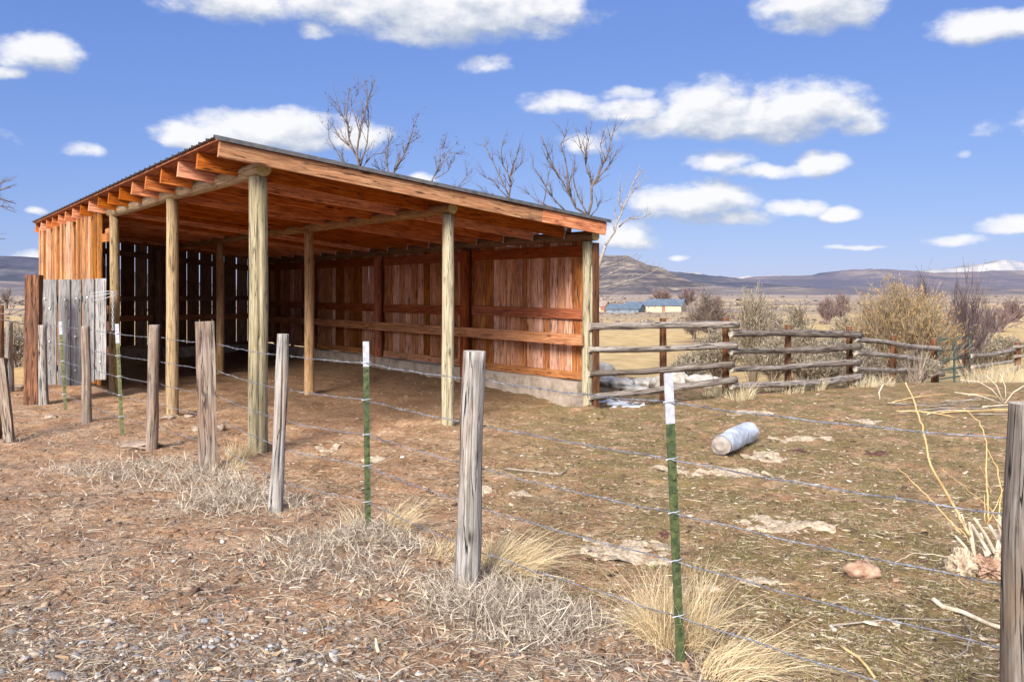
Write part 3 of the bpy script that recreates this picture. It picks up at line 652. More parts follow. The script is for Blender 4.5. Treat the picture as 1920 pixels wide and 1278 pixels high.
#  x_base, y_base, x_top, y_top, radius px, kind, material, label
wposts = [(875, 1108, 890, 658, 23, 'grey', 'thick split grey post with a long crack', 1),
          (517, 957, 530, 626, 12, 'grey', 'knotty thin gnarled grey post', 0),
          (390, 876, 384, 602, 17, 'grey_brown', 'squared brown weathered post', 2),
          (285, 839, 289, 609, 10.5, 'grey_brown', 'grey post with swirled grain', 0),
          (163, 792, 160, 611, 8.5, 'grey_brown', 'thin brownish grey post', 0),
          (82, 758, 79, 609, 8, 'grey', 'thin grey post beside the red-brown gate post', 0),
          (19, 733, 18, 602, 6.5, 'grey', 'dark thin post at the far end', 0)]
line = []
for (xb, yb, xt, yt, rp, mt, lab, kd) in wposts:
    Y = F * EYE / (yb - HY); b0 = P(xb, yb, Y); t0 = P(xt, yt, Y); b0.z = 0; r = rp / F * Y; d = (t0 - b0)
    line.append(((b0 + FN * r), d, r))
    mb = MB(); lo = b0 - d.normalized() * .25
    mid = b0.lerp(t0, .5) + Vector((random.uniform(-.012, .012), 0, 0))
    if kd == 2:
        w = r * 1.95; mb.board(lo, t0, Vector((.9, .35, 0)), w, w * .8, n=12, jit=.004, tint=.5); mm = [M[mt], M['grey_end']]
    else:
        mb.log([lo, b0.lerp(t0, .25), mid, t0], [r * 1.12, r * 1.02, r * .96, r * .9], n=44, sub=40, lump=.06 if kd else (.16 if 'knot' in lab else .06),
               crack=(3.12, .17, .8, .30, 1.01) if kd == 1 else (random.uniform(2.6, 3.7), .22, .45, .3, 1.01), tint=.55 if kd == 1 else None); mm = [M[mt], M['grey_end']]
    tag(mb.obj('wooden_post', mm, fence), lab)
# right-hand big post, cut by the picture's edge
b0 = Vector((1.56, 2.53, 0)); t0 = Vector((1.575, 2.53, 1.205)); mb = MB()
mb.log([b0 - Vector((0, 0, .25)), b0 + Vector((0, 0, .4)), b0 + Vector((.0, 0, .8)), t0], [.071, .070, .066, .062], n=36, sub=44, lump=.07, crack=(3.3, .25, .5, .2, 1.01), tint=.35)
wp = tag(mb.obj('wooden_post', [M['grey_dark'], M['grey_end']], fence), 'stout dark grey post with chipped bark')
for (ang, z, h) in ((-1.95, .90, .045), (-1.75, .60, .050), (-1.9, .33, .04)):
    c = Vector((1.565 + math.cos(ang) * .058, 2.53 + math.sin(ang) * .058, z)); n_ = Vector((math.cos(ang), math.sin(ang), 0)); tg_ = Vector((-n_.y, n_.x, 0)); mb = MB(); q = []
    for k in range(14):
        a_ = 2 * math.pi * k / 14; rr_ = 1 + random.uniform(-.15, .15); q.append(c + tg_ * (math.cos(a_) * .017 * rr_) + Vector((0, 0, math.sin(a_) * h * .7 * rr_)))
    mb.poly(q, .014, up=n_); mb.obj('bark_scar', M['log_brown'], fence)
line.insert(0, (b0 + FN * .07, t0 - b0, .07))
tposts = [(1276, 1240, 1253, 700, 'green', 'tall leaning green steel post with white tip', 794),
          (690, 996, 686, 640, 'green', 'upright green steel post with white tip', 687),
          (229, 814, 219, 607, 'olive', 'yellowed olive steel post with white tip', 643),
          (123, 766, 113, 603, 'olive', 'thin olive steel post before the plank gate', 627)]
ties = []
for (xb, yb, xt, yt, mt, lab, ycap) in tposts:
    Y = F * EYE / (yb - HY); b0 = P(xb, yb, Y); t0 = P(xt, yt, Y); b0.z = 0; d = (t0 - b0); dn = d.normalized()
    line.append((b0 + FN * -.012, d, .0))
    cf = (ycap - yt) / (yb - yt)
    def tee(mb, a, c, k=1.0):
        s_ = Vector((1, .25, 0)).normalized(); nrm = dn.cross(s_).normalized()
        mb.board(a, c, s_, .038 * k, .006 * k); mb.board(a + nrm * .016, c + nrm * .016, nrm, .026 * k, .006 * k)
    split = t0 - d * cf; mb = MB(); tee(mb, b0 - dn * .3, split)
    zz = .12
    while zz < (split - b0).length - .02:
        q = b0 + dn * zz; nr = dn.cross(Vector((1, .25, 0)).normalized()).normalized(); mb.board(q - nr * .002 - dn * .006, q - nr * .002 + dn * .006, (1, .25, 0), .012, .018); zz += .054
    po = tag(mb.obj('steel_post', M[mt], fence), lab)
    mb = MB(); tee(mb, split, t0, 1.04); o = mb.obj('white_tip', M['white'], po)
    o.location = -Vector(fence.location) * 0; 
    # child of a child: vertices were taken relative to po's own origin (same as the fence origin)
    o.data.transform(Matrix.Translation(-Vector(fence.location)))
    ties.append((b0, d))
line.sort(key=lambda q: (q[0] - Vector((.68, 3.485, 0))).dot(FD))
HTS = [1.083, .845, .622, .422, .19]
mbt = MB()
for wi, h in enumerate(HTS):
    mb = MB(); knots = []
    for (b0, d, r) in line:
        knots.append(b0 + d * (h / d.z) + FN * .008)
    k0 = knots[0]; knots.insert(0, k0 - FD * 1.7 + Vector((0, 0, .01)))
    if wi in (3, 4): knots = knots[:-1]
    path = []
    for a, b_ in zip(knots[:-1], knots[1:]):
        L = (b_ - a).length; n = max(3, int(L / .014)); sg = random.uniform(.003, .010) * L; wv = random.uniform(0, 6)
        for i in range(n):
            t = i / n; p = a.lerp(b_, t); p = p + Vector((0, 0, -sg * 4 * t * (1 - t) + .002 * math.sin(t * L * 17 + wv))) + FN * (.003 * math.sin(t * L * 11 + wv)); path.append(p)
    path.append(knots[-1])
    for ph in (0, math.pi):
        pts = []; s = 0
        for i, p in enumerate(path):
            if i: s += (p - path[i - 1]).length
            a = s / .075 * 2 * math.pi + ph; pts.append(p + Vector((0, 0, 1)) * (.0017 * math.sin(a)) + FN * (.0017 * math.cos(a)))
        mb.tube(pts, .0018, 4)
    s = 0; nxt = .05
    for i in range(1, len(path)):
        s += (path[i] - path[i - 1]).length
        if s > nxt:
            nxt += random.uniform(.115, .13); p = path[i]
            for q in range(4):
                a = random.uniform(0, 6.28); dv = Vector((0, 0, math.sin(a))) + FN * math.cos(a) + FD * random.uniform(-.6, .6)
                mb.tube([p, p + dv.normalized() * random.uniform(.010, .018)], [.0012, .0007], 4)
            mb.tube([p - FD * .006, p + FD * .006], .0030, 6)
    mb.obj('barbed_wire', M['wire'], fence)
    for (b0, d) in ties:
        p = b0 + d * (h / d.z); s_ = Vector((1, .25, 0)).normalized(); mt_ = MB()
        mt_.tube([p + s_ * (-.026) - FN * .0, p - FN * .012 - s_ * .02, p - FN * .014 + Vector((0, 0, .003)), p - FN * .012 + s_ * .02 + Vector((0, 0, .004)), p + s_ * .028 + FN * .004 + Vector((0, 0, .008))], .0022, 5)
        mt_.obj('wire_tie', M['galv'], fence)

# red-brown gate post, left
b0 = P(60, 757, 11.35); b0.z = 0; mb = MB(); t0 = P(64, 515, 11.35)
mb.board(b0 - Vector((0, 0, .3)), t0, (1, .2, 0), .175, .15, n=12, jit=.006, tint=.7); tag(mb.obj('gate_post', [M['creosote'], M['log_end']], loc=b0), 'tall squared red-brown gate post left of the grey plank gate', 'post')
# tied brace timbers at the left edge
b0 = P(8, 828, 8.5); b0.z = 0; br = thing('leaning_brace', b0, 'split reddish timber brace leaning at the far left edge', 'post')
mb = MB(); mb.board(P(18, 832, 8.5), P(2, 672, 8.7), (1, 0, 0), .10, .05, n=8, jit=.005, taper=.2); mb.obj('brace', M['grey_brown'], br)
mb = MB(); mb.board(P(-8, 832, 8.7), P(4, 672, 8.75), (1, 0, 0), .09, .05, n=8, jit=.005); mb.obj('brace', M['creosote'], br)
mb = MB(); mb.log([P(1, 700, 12.6) - Vector((0, 0, 1.2)), P(1, 572, 12.6)], .045, n=12, sub=8); tag(mb.obj('fence_stake', [M['creosote'], M['log_end']], loc=P(1, 760, 12.6)), 'dark stake cut by the left edge behind the brace', 'post')

# ---------------------------------------------------------------- pole corral fence
pf = thing('pole_fence', (1.1, 11.1, 0), 'corral fence of weathered round rails between the shed and the green gate', 'fence')
pposts = [(1243, 596, 758, 11.7, .055, 'creosote'), (1361, 595, 757, 12.1, .056, 'creosote'), (1477, 608, 752, 13.1, .056, 'creosote'), (1592, 611, 737, 14.5, .058, 'creosote'),
          (1675, 628, 737, 16.4, .062, 'creosote'), (1751, 634, 732, 18.0, .068, 'creosote')]
for (x, yt, yb, D, r, mt) in pposts:
    a = P(x + random.uniform(-2, 2), yb + 12, D); c = P(x, yt, D); mb = MB()
    mb.log([a, a.lerp(c, .5), c], [r * 1.05, r, r * .94], n=14, sub=14, lump=.07, flat=random.choice([None, 1.6]), crack=(random.uniform(2.6, 3.8), .4, .35, .3, 1.01)); mb.obj('post', [M[mt], M['grey_end']], pf)
secs = [[(1104, 11.0), (1384, 12.0)], [(1370, 12.0), (1612, 14.5)], [(1603, 14.4), (1764, 18.0)]]
rails = [(0, [612, 612, 611, 608], 13, 0), (0, [656, 653, 651, 645], 12, -3), (0, [699, 697, 690, 682], 12, -10), (0, [743, 737, 722, 712], 13, -4),
         (1, [624, 623, 625, 627], 12.5, 0), (1, [659, 657, 654, 651], 11.5, 0), (1, [690, 689, 685, 679], 11.5, 0), (1, [724, 722, 716, 707], 12.5, 2),
         (2, [634, 640, 649, 656], 10, 0), (2, [660, 664, 672, 679], 9.5, 0), (2, [689, 694, 697, 703], 10, 3), (2, [716, 721, 723, 727], 10.5, -40)]
for (si, ys_, th, dx) in rails:
    (xa, da), (xb, db_) = secs[si]; xb += dx; pts = []
    for k in range(4):
        t = k / 3; D = 1 / ((1 - t) / da + t / db_) - .10; pts.append(P(xa + (xb - xa) * t, ys_[k] + random.uniform(-2.2, 2.2), D))
    r0 = th / 2 / F * da; r1 = th / 2 / F * db_ * (1.0 if si < 2 else .92)
    if random.random() < .5: r0 *= 1.08; r1 *= .9
    mb = MB(); mb.log(pts, [r0, r0 * .95, r1 * 1.04, r1], n=16, sub=44, lump=.14, crack=(random.uniform(0, 6), .4, .3, 0, .9)); mb.obj('rail', [M['pole'], M['grey_end']], pf)
# green tube gate
g0 = P(1785, 727, 19); tg = thing('tube_gate', (g0.x, g0.y, g0.z), 'small green steel tube gate standing at the end of the pole fence', 'gate')
def gp(x, y): t = (x - 1757) / 62; return P(x, y, 18.2 + 1.9 * t)
mb = MB()
for (x, ya, yb) in ((1758.5, 636, 729), (1818, 631, 716)): mb.tube([gp(x, ya), gp(x, yb)], .022, 8)
mb.tube([gp(1758, 637), gp(1819, 631)], .022, 8); mb.tube([gp(1758, 728), gp(1819, 716)], .022, 8); mb.obj('gate_frame', M['gate_green'], tg)
for (ya, yb) in ((659, 650), (677, 668), (695, 686), (711, 702)):
    mb = MB(); mb.tube([gp(1758, ya), gp(1819, yb)], .018, 8); mb.obj('bar', M['gate_green'], tg)
mb = MB(); mb.board(gp(1788, 634) + Vector((0, -.03, 0)), gp(1788, 722) + Vector((0, -.03, 0)), (1, 0, 0), .055, .01); mb.obj('brace', M['gate_green'], tg)
# rails beyond the gate
pf2 = thing('pole_fence', P(1815, 725, 20.4), 'far end of the weathered rail fence right of the green gate', 'fence')
for (x, yt, yb, D, r) in ((1814, 651, 729, 20.4, .075), (1908, 641, 702, 25.0, .09)):
    mb = MB(); a = P(x, yb + 8, D); c = P(x, yt, D); mb.log([a, c], [r, r * .95], n=12, sub=8, lump=.06); mb.obj('post', [M['creosote'], M['grey_end']], pf2)
for (pts, th) in (([(1820, 667), (1860, 665), (1903, 655)], 8), ([(1822, 688), (1860, 683), (1899, 677)], 7), ([(1824, 712), (1865, 703), (1899, 693)], 8)):
    mb = MB(); n = len(pts); ps = [P(x, y, 20.2 + 4.6 * i / (n - 1)) for i, (x, y) in enumerate(pts)]; mb.log(ps, [th / 2 / F * (20.2 + 4.6 * i / (n - 1)) for i in range(n)], n=10, sub=16, lump=.12); mb.obj('rail', [M['pole'], M['grey_end']], pf2)
for (ya, yb) in ((650, 645), (668, 664), (688, 684)):
    mb = MB(); mb.log([P(1902, ya, 24.8), P(2010, yb, 25.5)], .05, n=10, sub=8, lump=.1); mb.obj('rail', [M['pole'], M['grey_end']], pf2)

# ---------------------------------------------------------------- scattered ground cover
def blades(base, dirs, length, width, bend, k=3, droop=None, cols=None, tip=.15):
    """ribbons: base (n,3), dirs (n,3) unit, length (n), width (n), bend (n,3) added quadratically"""
    n = len(base); t = np.linspace(0, 1, k + 1)[None, :, None]
    C = base[:, None, :] + dirs[:, None, :] * (length[:, None, None] * t) + bend[:, None, :] * (t ** 2)
    tan = dirs[:, None, :] * length[:, None, None] + 2 * bend[:, None, :] * t
    rv_ = rng.normal(size=(n, 1, 3)); side = np.cross(tan, rv_); side /= np.linalg.norm(side, axis=2, keepdims=True) + 1e-9
    wd = width[:, None, None] * (1 - (1 - tip) * t) * .5
    V = np.stack([C - side * wd, C + side * wd], 2).reshape(-1, 3)
    b = (np.arange(n) * (k + 1) * 2)[:, None] + (np.arange(k) * 2)[None, :]
    Q = np.stack([b, b + 1, b + 3, b + 2], 2).reshape(-1, 4)
    c = np.repeat(cols, (k + 1) * 2, axis=0) if cols is not None else None
    return V, Q, c
def palette(n, cols, jit=.12):
    cols = np.array(cols); c = cols[rng.integers(0, len(cols), n)] * (1 + rng.normal(0, jit, (n, 1))); return np.clip(c, .01, .95)
def merge(parts):
    V = []; Q = []; C = []; o = 0
    for v, q, c in parts: V.append(v); Q.append(q + o); C.append(c); o += len(v)
    return np.concatenate(V), np.concatenate(Q), np.concatenate(C)
def fence_across(x, y): return (x - .68) * .745 + (y - 3.485) * .667
def scatter_px(n, x0, x1, y0, y1, power=1.0):
    """points spread evenly over the seen ground, denser near the viewer"""
    px = rng.uniform(x0, x1, n); py = y0 + (y1 - y0) * rng.uniform(0, 1, n) ** power
    Y = F * EYE / (py - HY); X = (px - 960) / F * Y; return X, Y
def inshed(X, Y):
    dx = X - P0[0]; dy = Y - P0[1]; u = dx * UX + dy * UY; v = dx * VX + dy * VY
    return (u > .2) & (u < 4.6) & (v > .1) & (v < LEN + .2)

def litter():
    # straw and dead stems lying flat
    parts = []
    n = 125000; X, Y = scatter_px(n, -250, 2150, 745, 1500)
    X = X + rng.normal(0, .05, n); Z = height(X, Y); ac = fence_across(X, Y) + (fbm(X * .9, Y * .9, 77) - .5) * 1.2; outer = ac < .15
    keep = rng.uniform(size=n) < np.where(outer, .55, .70) * (.35 + 1.1 * fbm(X * 1.6, Y * 1.6, 31)); keep &= ~((inshed(X, Y)) & (rng.uniform(size=n) < .8))
    X, Y, Z, outer = X[keep], Y[keep], Z[keep], outer[keep]; n = len(X)
    a = rng.uniform(0, 2 * np.pi, n); el = np.abs(rng.normal(.0, np.where(outer, .38, .12), n))
    d = np.stack([np.cos(a) * np.cos(el), np.sin(a) * np.cos(el), np.sin(el)], 1); ln = rng.uniform(.025, .10, n) * np.where(outer, 1.1, .8)
    c1 = palette(n, [(.33, .27, .215), (.42, .34, .26), (.25, .20, .165), (.52, .43, .31), (.18, .13, .10)]); c2 = palette(n, [(.40, .30, .19), (.26, .18, .11), (.52, .42, .28), (.15, .10, .06), (.62, .52, .37), (.22, .17, .08)])
    c = np.where(outer[:, None], c1, c2)
    bd = np.stack([rng.normal(0, .02, n), rng.normal(0, .02, n), -ln * .25 * np.sin(el) * 2], 1)
    parts.append(blades(np.stack([X, Y, Z + .002], 1), d, ln, rng.uniform(.0025, .008, n), bd, 2, cols=c))
    V, Q, C = merge(parts); tag(mesh_np('straw_litter', V, Q, mat=M['blade'], col=C), 'dry straw and dead stems littering the brown ground', 'litter', kind='stuff')
    # grey brittle weeds outside the fence
    parts = []; n = 70000; X, Y = scatter_px(n, -200, 1500, 790, 1420); ac = fence_across(X, Y)
    dens = fbm(X * 1.1, Y * 1.1, 55, 4)
    # denser drifts where the photo shows them
    for (qx, qy, rr, w_) in ((330, 905, 1.0, 1.0), (250, 880, .8, .7), (450, 930, .8, .8), (700, 1010, .45, .8), (900, 1130, .5, .7), (640, 1070, .5, .3), (130, 830, .9, .5), (1080, 1190, .4, .3), (980, 1180, .4, .5)):
        g = G(qx, qy); dens = dens + w_ * .55 * np.exp(-((X - g.x) ** 2 + (Y - g.y) ** 2) / (2 * (rr * .5) ** 2))
    dens = dens + .07 * np.exp(-(ac + .45) ** 2 / .25) * (Y < 6)
    keep = (ac < .12) & (rng.uniform(size=n) < np.clip((dens - .65) * 2.8, .03, 1)); X, Y, dens = X[keep], Y[keep], dens[keep]; Z = height(X, Y); n = len(X)
    a = rng.uniform(0, 2 * np.pi, n); el = rng.uniform(.1, 1.25, n); hgt = np.clip((dens - .40) * .22, .025, .13) * rng.uniform(.6, 1.3, n)
    d = np.stack([np.cos(a) * np.cos(el), np.sin(a) * np.cos(el), np.sin(el)], 1)
    c = palette(n, [(.42, .35, .27), (.53, .45, .34), (.32, .26, .20), (.62, .53, .42), (.22, .17, .13)])
    B = np.stack([X, Y, Z], 1); bd = np.stack([rng.normal(0, .03, n), rng.normal(0, .03, n), rng.normal(0, .02, n)], 1)
    V, Q, C_ = blades(B, d, hgt, rng.uniform(.003, .0075, n), bd, 3, cols=c); parts.append((V, Q, C_))
    tip = B + d * hgt[:, None] * .6 + bd * .36                      # side sprigs
    for _ in range(2):
        a = rng.uniform(0, 2 * np.pi, n); el = rng.uniform(-.1, 1.1, n); d2 = np.stack([np.cos(a) * np.cos(el), np.sin(a) * np.cos(el), np.sin(el)], 1)
        parts.append(blades(tip, d2, hgt * .5, np.full(n, .0038), bd * .3, 2, cols=c))
    V, Q, C = merge(parts); tag(mesh_np('dead_weeds', V, Q, mat=M['shrub'], col=C), 'brittle grey dead weeds in drifts outside the wire fence', 'weeds', kind='stuff')
    # short green and olive film in the corral
    n = 60000; X, Y = scatter_px(n, 560, 2150, 750, 1450); ac = fence_across(X, Y); dn = fbm(X * 1.5, Y * 1.5, 66, 4)
    keep = (ac > .1) & (~inshed(X, Y)) & (dn > .50 - .14 * np.clip((X + .16 * Y) / 3, 0, 1)) ; X, Y = X[keep], Y[keep]; n = len(X); Z = height(X, Y)
    a = rng.uniform(0, 2 * np.pi, n); el = rng.uniform(.3, 1.4, n); d = np.stack([np.cos(a) * np.cos(el), np.sin(a) * np.cos(el), np.sin(el)], 1)
    V, Q, C = blades(np.stack([X, Y, Z], 1), d, rng.uniform(.008, .028, n), rng.uniform(.003, .006, n), rng.normal(0, .004, (n, 3)), 2, cols=palette(n, [(.22, .20, .07), (.30, .26, .11), (.16, .155, .05), (.38, .31, .17)]))
    tag(mesh_np('sparse_grass', V, Q, mat=M['blade'], col=C), 'thin olive grass sprouting across the corral floor', 'grass', kind='stuff')
litter()

def stones(name, X, Y, size, cols, flat=.55, sink=.3, mat='pebble', chunky=False, lab=None, cat=None, kind='stuff', lift=0):
    t = (1 + 5 ** .5) / 2
    iv = np.array([(-1, t, 0), (1, t, 0), (-1, -t, 0), (1, -t, 0), (0, -1, t), (0, 1, t), (0, -1, -t), (0, 1, -t), (t, 0, -1), (t, 0, 1), (-t, 0, -1), (-t, 0, 1)], float); iv /= np.linalg.norm(iv[0])
    fc = [(0, 11, 5), (0, 5, 1), (0, 1, 7), (0, 7, 10), (0, 10, 11), (1, 5, 9), (5, 11, 4), (11, 10, 2), (10, 7, 6), (7, 1, 8), (3, 9, 4), (3, 4, 2), (3, 2, 6), (3, 6, 8), (3, 8, 9), (4, 9, 5), (2, 4, 11), (6, 2, 10), (8, 6, 7), (9, 8, 1)]
    if not chunky:
        vs = [tuple(v) for v in iv]; cache = {}; nf = []
        def mid(a, b):
            k = (min(a, b), max(a, b))
            if k not in cache:
                m_ = (np.array(vs[a]) + np.array(vs[b])) / 2; m_ /= np.linalg.norm(m_); vs.append(tuple(m_)); cache[k] = len(vs) - 1
            return cache[k]
        for a, b, c in fc:
            ab, bc, ca = mid(a, b), mid(b, c), mid(c, a); nf += [(a, ab, ca), (b, bc, ab), (c, ca, bc), (ab, bc, ca)]
        iv = np.array(vs); fc = nf
    fc = np.array(fc); n = len(X); k = len(iv)
    sc = size[:, None] * np.stack([rng.uniform(.8, 1.35, n), rng.uniform(.6, 1.0, n), flat * rng.uniform(.6, 1.2, n)], 1)
    Vv = iv[None] * (1 + rng.normal(0, .22 if chunky else .07, (n, k, 1))) * sc[:, None, :]
    a = rng.uniform(0, 6.28, n); ca, sa = np.cos(a)[:, None], np.sin(a)[:, None]
    x = Vv[..., 0] * ca - Vv[..., 1] * sa; y = Vv[..., 0] * sa + Vv[..., 1] * ca; tx = rng.normal(0, .25, (n, 1)); z = Vv[..., 2] + x * tx
    Z = height(X, Y); V = np.stack([x + X[:, None], y + Y[:, None], z + (Z + sc[:, 2] * (1 - 2 * sink) + lift)[:, None]], 2).reshape(-1, 3)
    T = (fc[None] + (np.arange(n) * k)[:, None, None]).reshape(-1, 3)
    return tag(mesh_np(name, V, T=T, mat=M[mat], col=np.repeat(cols, k, axis=0), smooth=not chunky), lab, cat, kind=kind)
# gravel at the lower left
n = 6500; X, Y = scatter_px(n, -150, 1150, 1040, 1480); px_ = X / Y * F + 960; py_ = HY + F * EYE / Y
k_ = rng.uniform(size=n) < np.clip((py_ - 1110) / 110 - np.maximum(px_ - 480, 0) / 350, .04, 1) * (.25 + fbm(X * 3, Y * 3, 5)); X, Y = X[k_], Y[k_]; n = len(X)
stones('gravel', X, Y, rng.gamma(4, .0020, n) + .003, palette(n, [(.24, .22, .21), (.46, .42, .38), (.17, .16, .16), (.52, .43, .33), (.36, .26, .19), (.32, .30, .29)], .18), .5, .35, lab='rounded grey and tan gravel in the lower left dirt', cat='gravel')
n = 1100; X, Y = scatter_px(n, -150, 2100, 760, 1400)
stones('small_stones', X, Y, rng.gamma(3, .0022, n) + .002, palette(n, [(.42, .36, .30), (.33, .26, .20), (.22, .15, .11), (.50, .45, .38), (.36, .26, .18)], .18), .5, .35, lab='small pale stones dotted across the bare ground', cat='stones')
# dung, bark crumbs and wood chips inside the corral
n = 20000; X, Y = scatter_px(n, -100, 2150, 735, 1400); ac = fence_across(X, Y); k_ = ((ac > -.1) | (rng.uniform(size=n) < .25)) & (~inshed(X, Y) | (rng.uniform(size=n) < .3)) & (rng.uniform(size=n) < .15 + 1.3 * fbm(X * 1.1, Y * 1.1, 99, 4) ** 1.5); X, Y = X[k_], Y[k_]; n = len(X)
stones('trampled_chips', X, Y, rng.gamma(2.0, .0042, n) * (1 + .06 * (Y - 3)) + .003, palette(n, [(.42, .30, .20), (.20, .12, .07), (.60, .48, .35), (.08, .05, .03), (.34, .22, .14), (.54, .44, .32), (.13, .085, .055), (.28, .19, .12), (.20, .13, .08)], .15), .16, .3, 'chips', True, 'trampled bark chips and dried dung over the corral dirt', 'chips')
n = 4500; X, Y = scatter_px(n, -150, 1500, 780, 1430); k_ = fence_across(X, Y) < .1; X, Y = X[k_], Y[k_]; n = len(X)
stones('dirt_clods', X, Y, rng.gamma(2.2, .004, n) + .003, palette(n, [(.20, .11, .065), (.30, .19, .12), (.14, .08, .05), (.38, .27, .19)], .15), .45, .4, 'chips', True, 'crumbly reddish dirt clods outside the wire fence', 'dirt')
# curled leaves
n = 260; X, Y = scatter_px(n, 100, 1500, 1000, 1400); k_ = fence_across(X, Y) < .05; X, Y = X[k_], Y[k_]; n = len(X); Z = height(X, Y)
a = rng.uniform(0, 6.28, n); d = np.stack([np.cos(a), np.sin(a), rng.uniform(0, .5, n)], 1)
V, Q, C = blades(np.stack([X, Y, Z + .006], 1), d, rng.uniform(.02, .045, n), rng.uniform(.012, .022, n), np.stack([rng.normal(0, .008, n), rng.normal(0, .008, n), rng.uniform(.0, .02, n)], 1), 4, cols=palette(n, [(.50, .35, .20), (.42, .22, .12), (.60, .48, .30)], .1), tip=.4)
tag(mesh_np('dead_leaves', V, Q, mat=M['blade'], col=C), 'curled tan and orange leaves on the weedy strip', 'leaves', kind='stuff')

# ---------------------------------------------------------------- grass clumps
def clump(x, y, n, h, spread, lean, label, cols=None, wide=.003, fan=.55):
    g = G(x, y); a = rng.uniform(0, 6.28, n); r = spread * np.sqrt(rng.uniform(0, 1, n)); B = np.stack([g.x + r * np.cos(a), g.y + r * np.sin(a) * .8, np.zeros(n)], 1); B[:, 2] = height(B[:, 0], B[:, 1]) - .01
    a2 = a + rng.normal(0, .8, n); e = rng.uniform(0, fan, n); d = np.stack([np.sin(e) * np.cos(a2) + lean[0] * .35, np.sin(e) * np.sin(a2) + lean[1] * .35, np.cos(e)], 1); d /= np.linalg.norm(d, axis=1, keepdims=True)
    ln = h * rng.uniform(.25, 1.15, n); bd = np.stack([rng.normal(lean[0], .42, n), rng.normal(lean[1], .42, n), -rng.uniform(.05, 1.25, n) ** 1.3], 1) * (ln * .55)[:, None]
    V, Q, C = blades(B, d, ln, np.full(n, wide) * rng.uniform(.7, 1.5, n), bd, 6, cols=palette(n, cols or [(.76, .60, .36), (.66, .51, .29), (.82, .68, .45), (.50, .38, .22)], .1))
    V[:, 2] = np.maximum(V[:, 2], height(V[:, 0], V[:, 1]) + .003)
    return tag(mesh_np('grass_clump', V, Q, mat=M['blade'], col=C, loc=g), label, 'grass', 'straw grass clumps along the fences')
clump(1270, 1205, 1300, .40, .13, (.1, -.1), 'big straw clump round the tall leaning green post')
clump(1225, 1190, 500, .30, .08, (-.3, -.2), 'straw tuft left of the tall leaning green post')
clump(1370, 1262, 500, .26, .14, (.9, -.3), 'flattened straw combed rightward below the lowest wire')
clump(955, 1070, 1000, .28, .15, (.7, -.3), 'straw clump spilling right of the thick split post')
clump(925, 1060, 500, .25, .08, (.3, -.1), 'straw tuft against the thick split post')
clump(745, 990, 420, .24, .08, (.5, -.1), 'straw tuft right of the upright green post')
clump(668, 985, 160, .20, .06, (-.2, 0), 'thin straw tuft left of the upright green post')
clump(452, 858, 420, .22, .14, (.1, 0), 'straw tuft in front of the big squared shed post')
clump(430, 878, 240, .16, .15, (.3, 0), 'low straw tuft right of the squared brown post', fan=.9)
clump(830, 1035, 260, .16, .12, (.3, 0), 'low straw tuft left of the thick split post', fan=.9)
def clump_far(x, y, D, n, h, spread, label, pale=False, lean=(0, 0)):
    p = P(x, y, D); zz = hz(p.x, D); p.z = zz; a = rng.uniform(0, 6.28, n); r = spread * np.sqrt(rng.uniform(0, 1, n)); B = np.stack([p.x + r * np.cos(a), p.y + r * np.sin(a), np.zeros(n)], 1); B[:, 2] = height(B[:, 0], B[:, 1]) - .01
    e = rng.uniform(0, .6, n); d = np.stack([np.sin(e) * np.cos(a), np.sin(e) * np.sin(a), np.cos(e)], 1); ln = h * rng.uniform(.4, 1.15, n); bd = np.stack([rng.normal(0, .3, n), rng.normal(0, .3, n), -rng.uniform(.1, .6, n)], 1) * (ln * .5)[:, None]
    V, Q, C = blades(B, d, ln, np.full(n, .008), bd, 4, cols=palette(n, [(.62, .50, .30), (.52, .42, .27), (.70, .60, .40)], .1)); return tag(mesh_np('grass_clump', V, Q, mat=M['blade'], col=C, loc=p), label, 'grass', 'straw grass clumps along the fences')
for (x, D, n, h, sp, lab) in ((1385, 12.0, 260, .32, .22, 'straw clump at the foot of the second pole-fence post'), (1345, 12.2, 160, .2, .2, 'low straw left of the second pole-fence post'), (1470, 13.0, 160, .2, .3, 'low straw strip at the foot of the third pole-fence post'),
        (1525, 13.5, 200, .3, .18, 'upright straw tuft midway between third and fourth fence posts'), (1610, 14.4, 240, .3, .35, 'straw at the foot of the fourth pole-fence post'), (1645, 15.0, 200, .28, .3, 'straw tuft right of the fourth pole-fence post'),
        (1850, 19.5, 420, .6, .7, 'pale straw bank right of the green gate'), (1900, 21.5, 420, .7, .9, 'tallest pale straw bank by the far fence post'), (1960, 20, 300, .6, .8, 'pale straw bank cut by the right edge')):
    clump_far(x, 0, D, n, h, sp, lab)

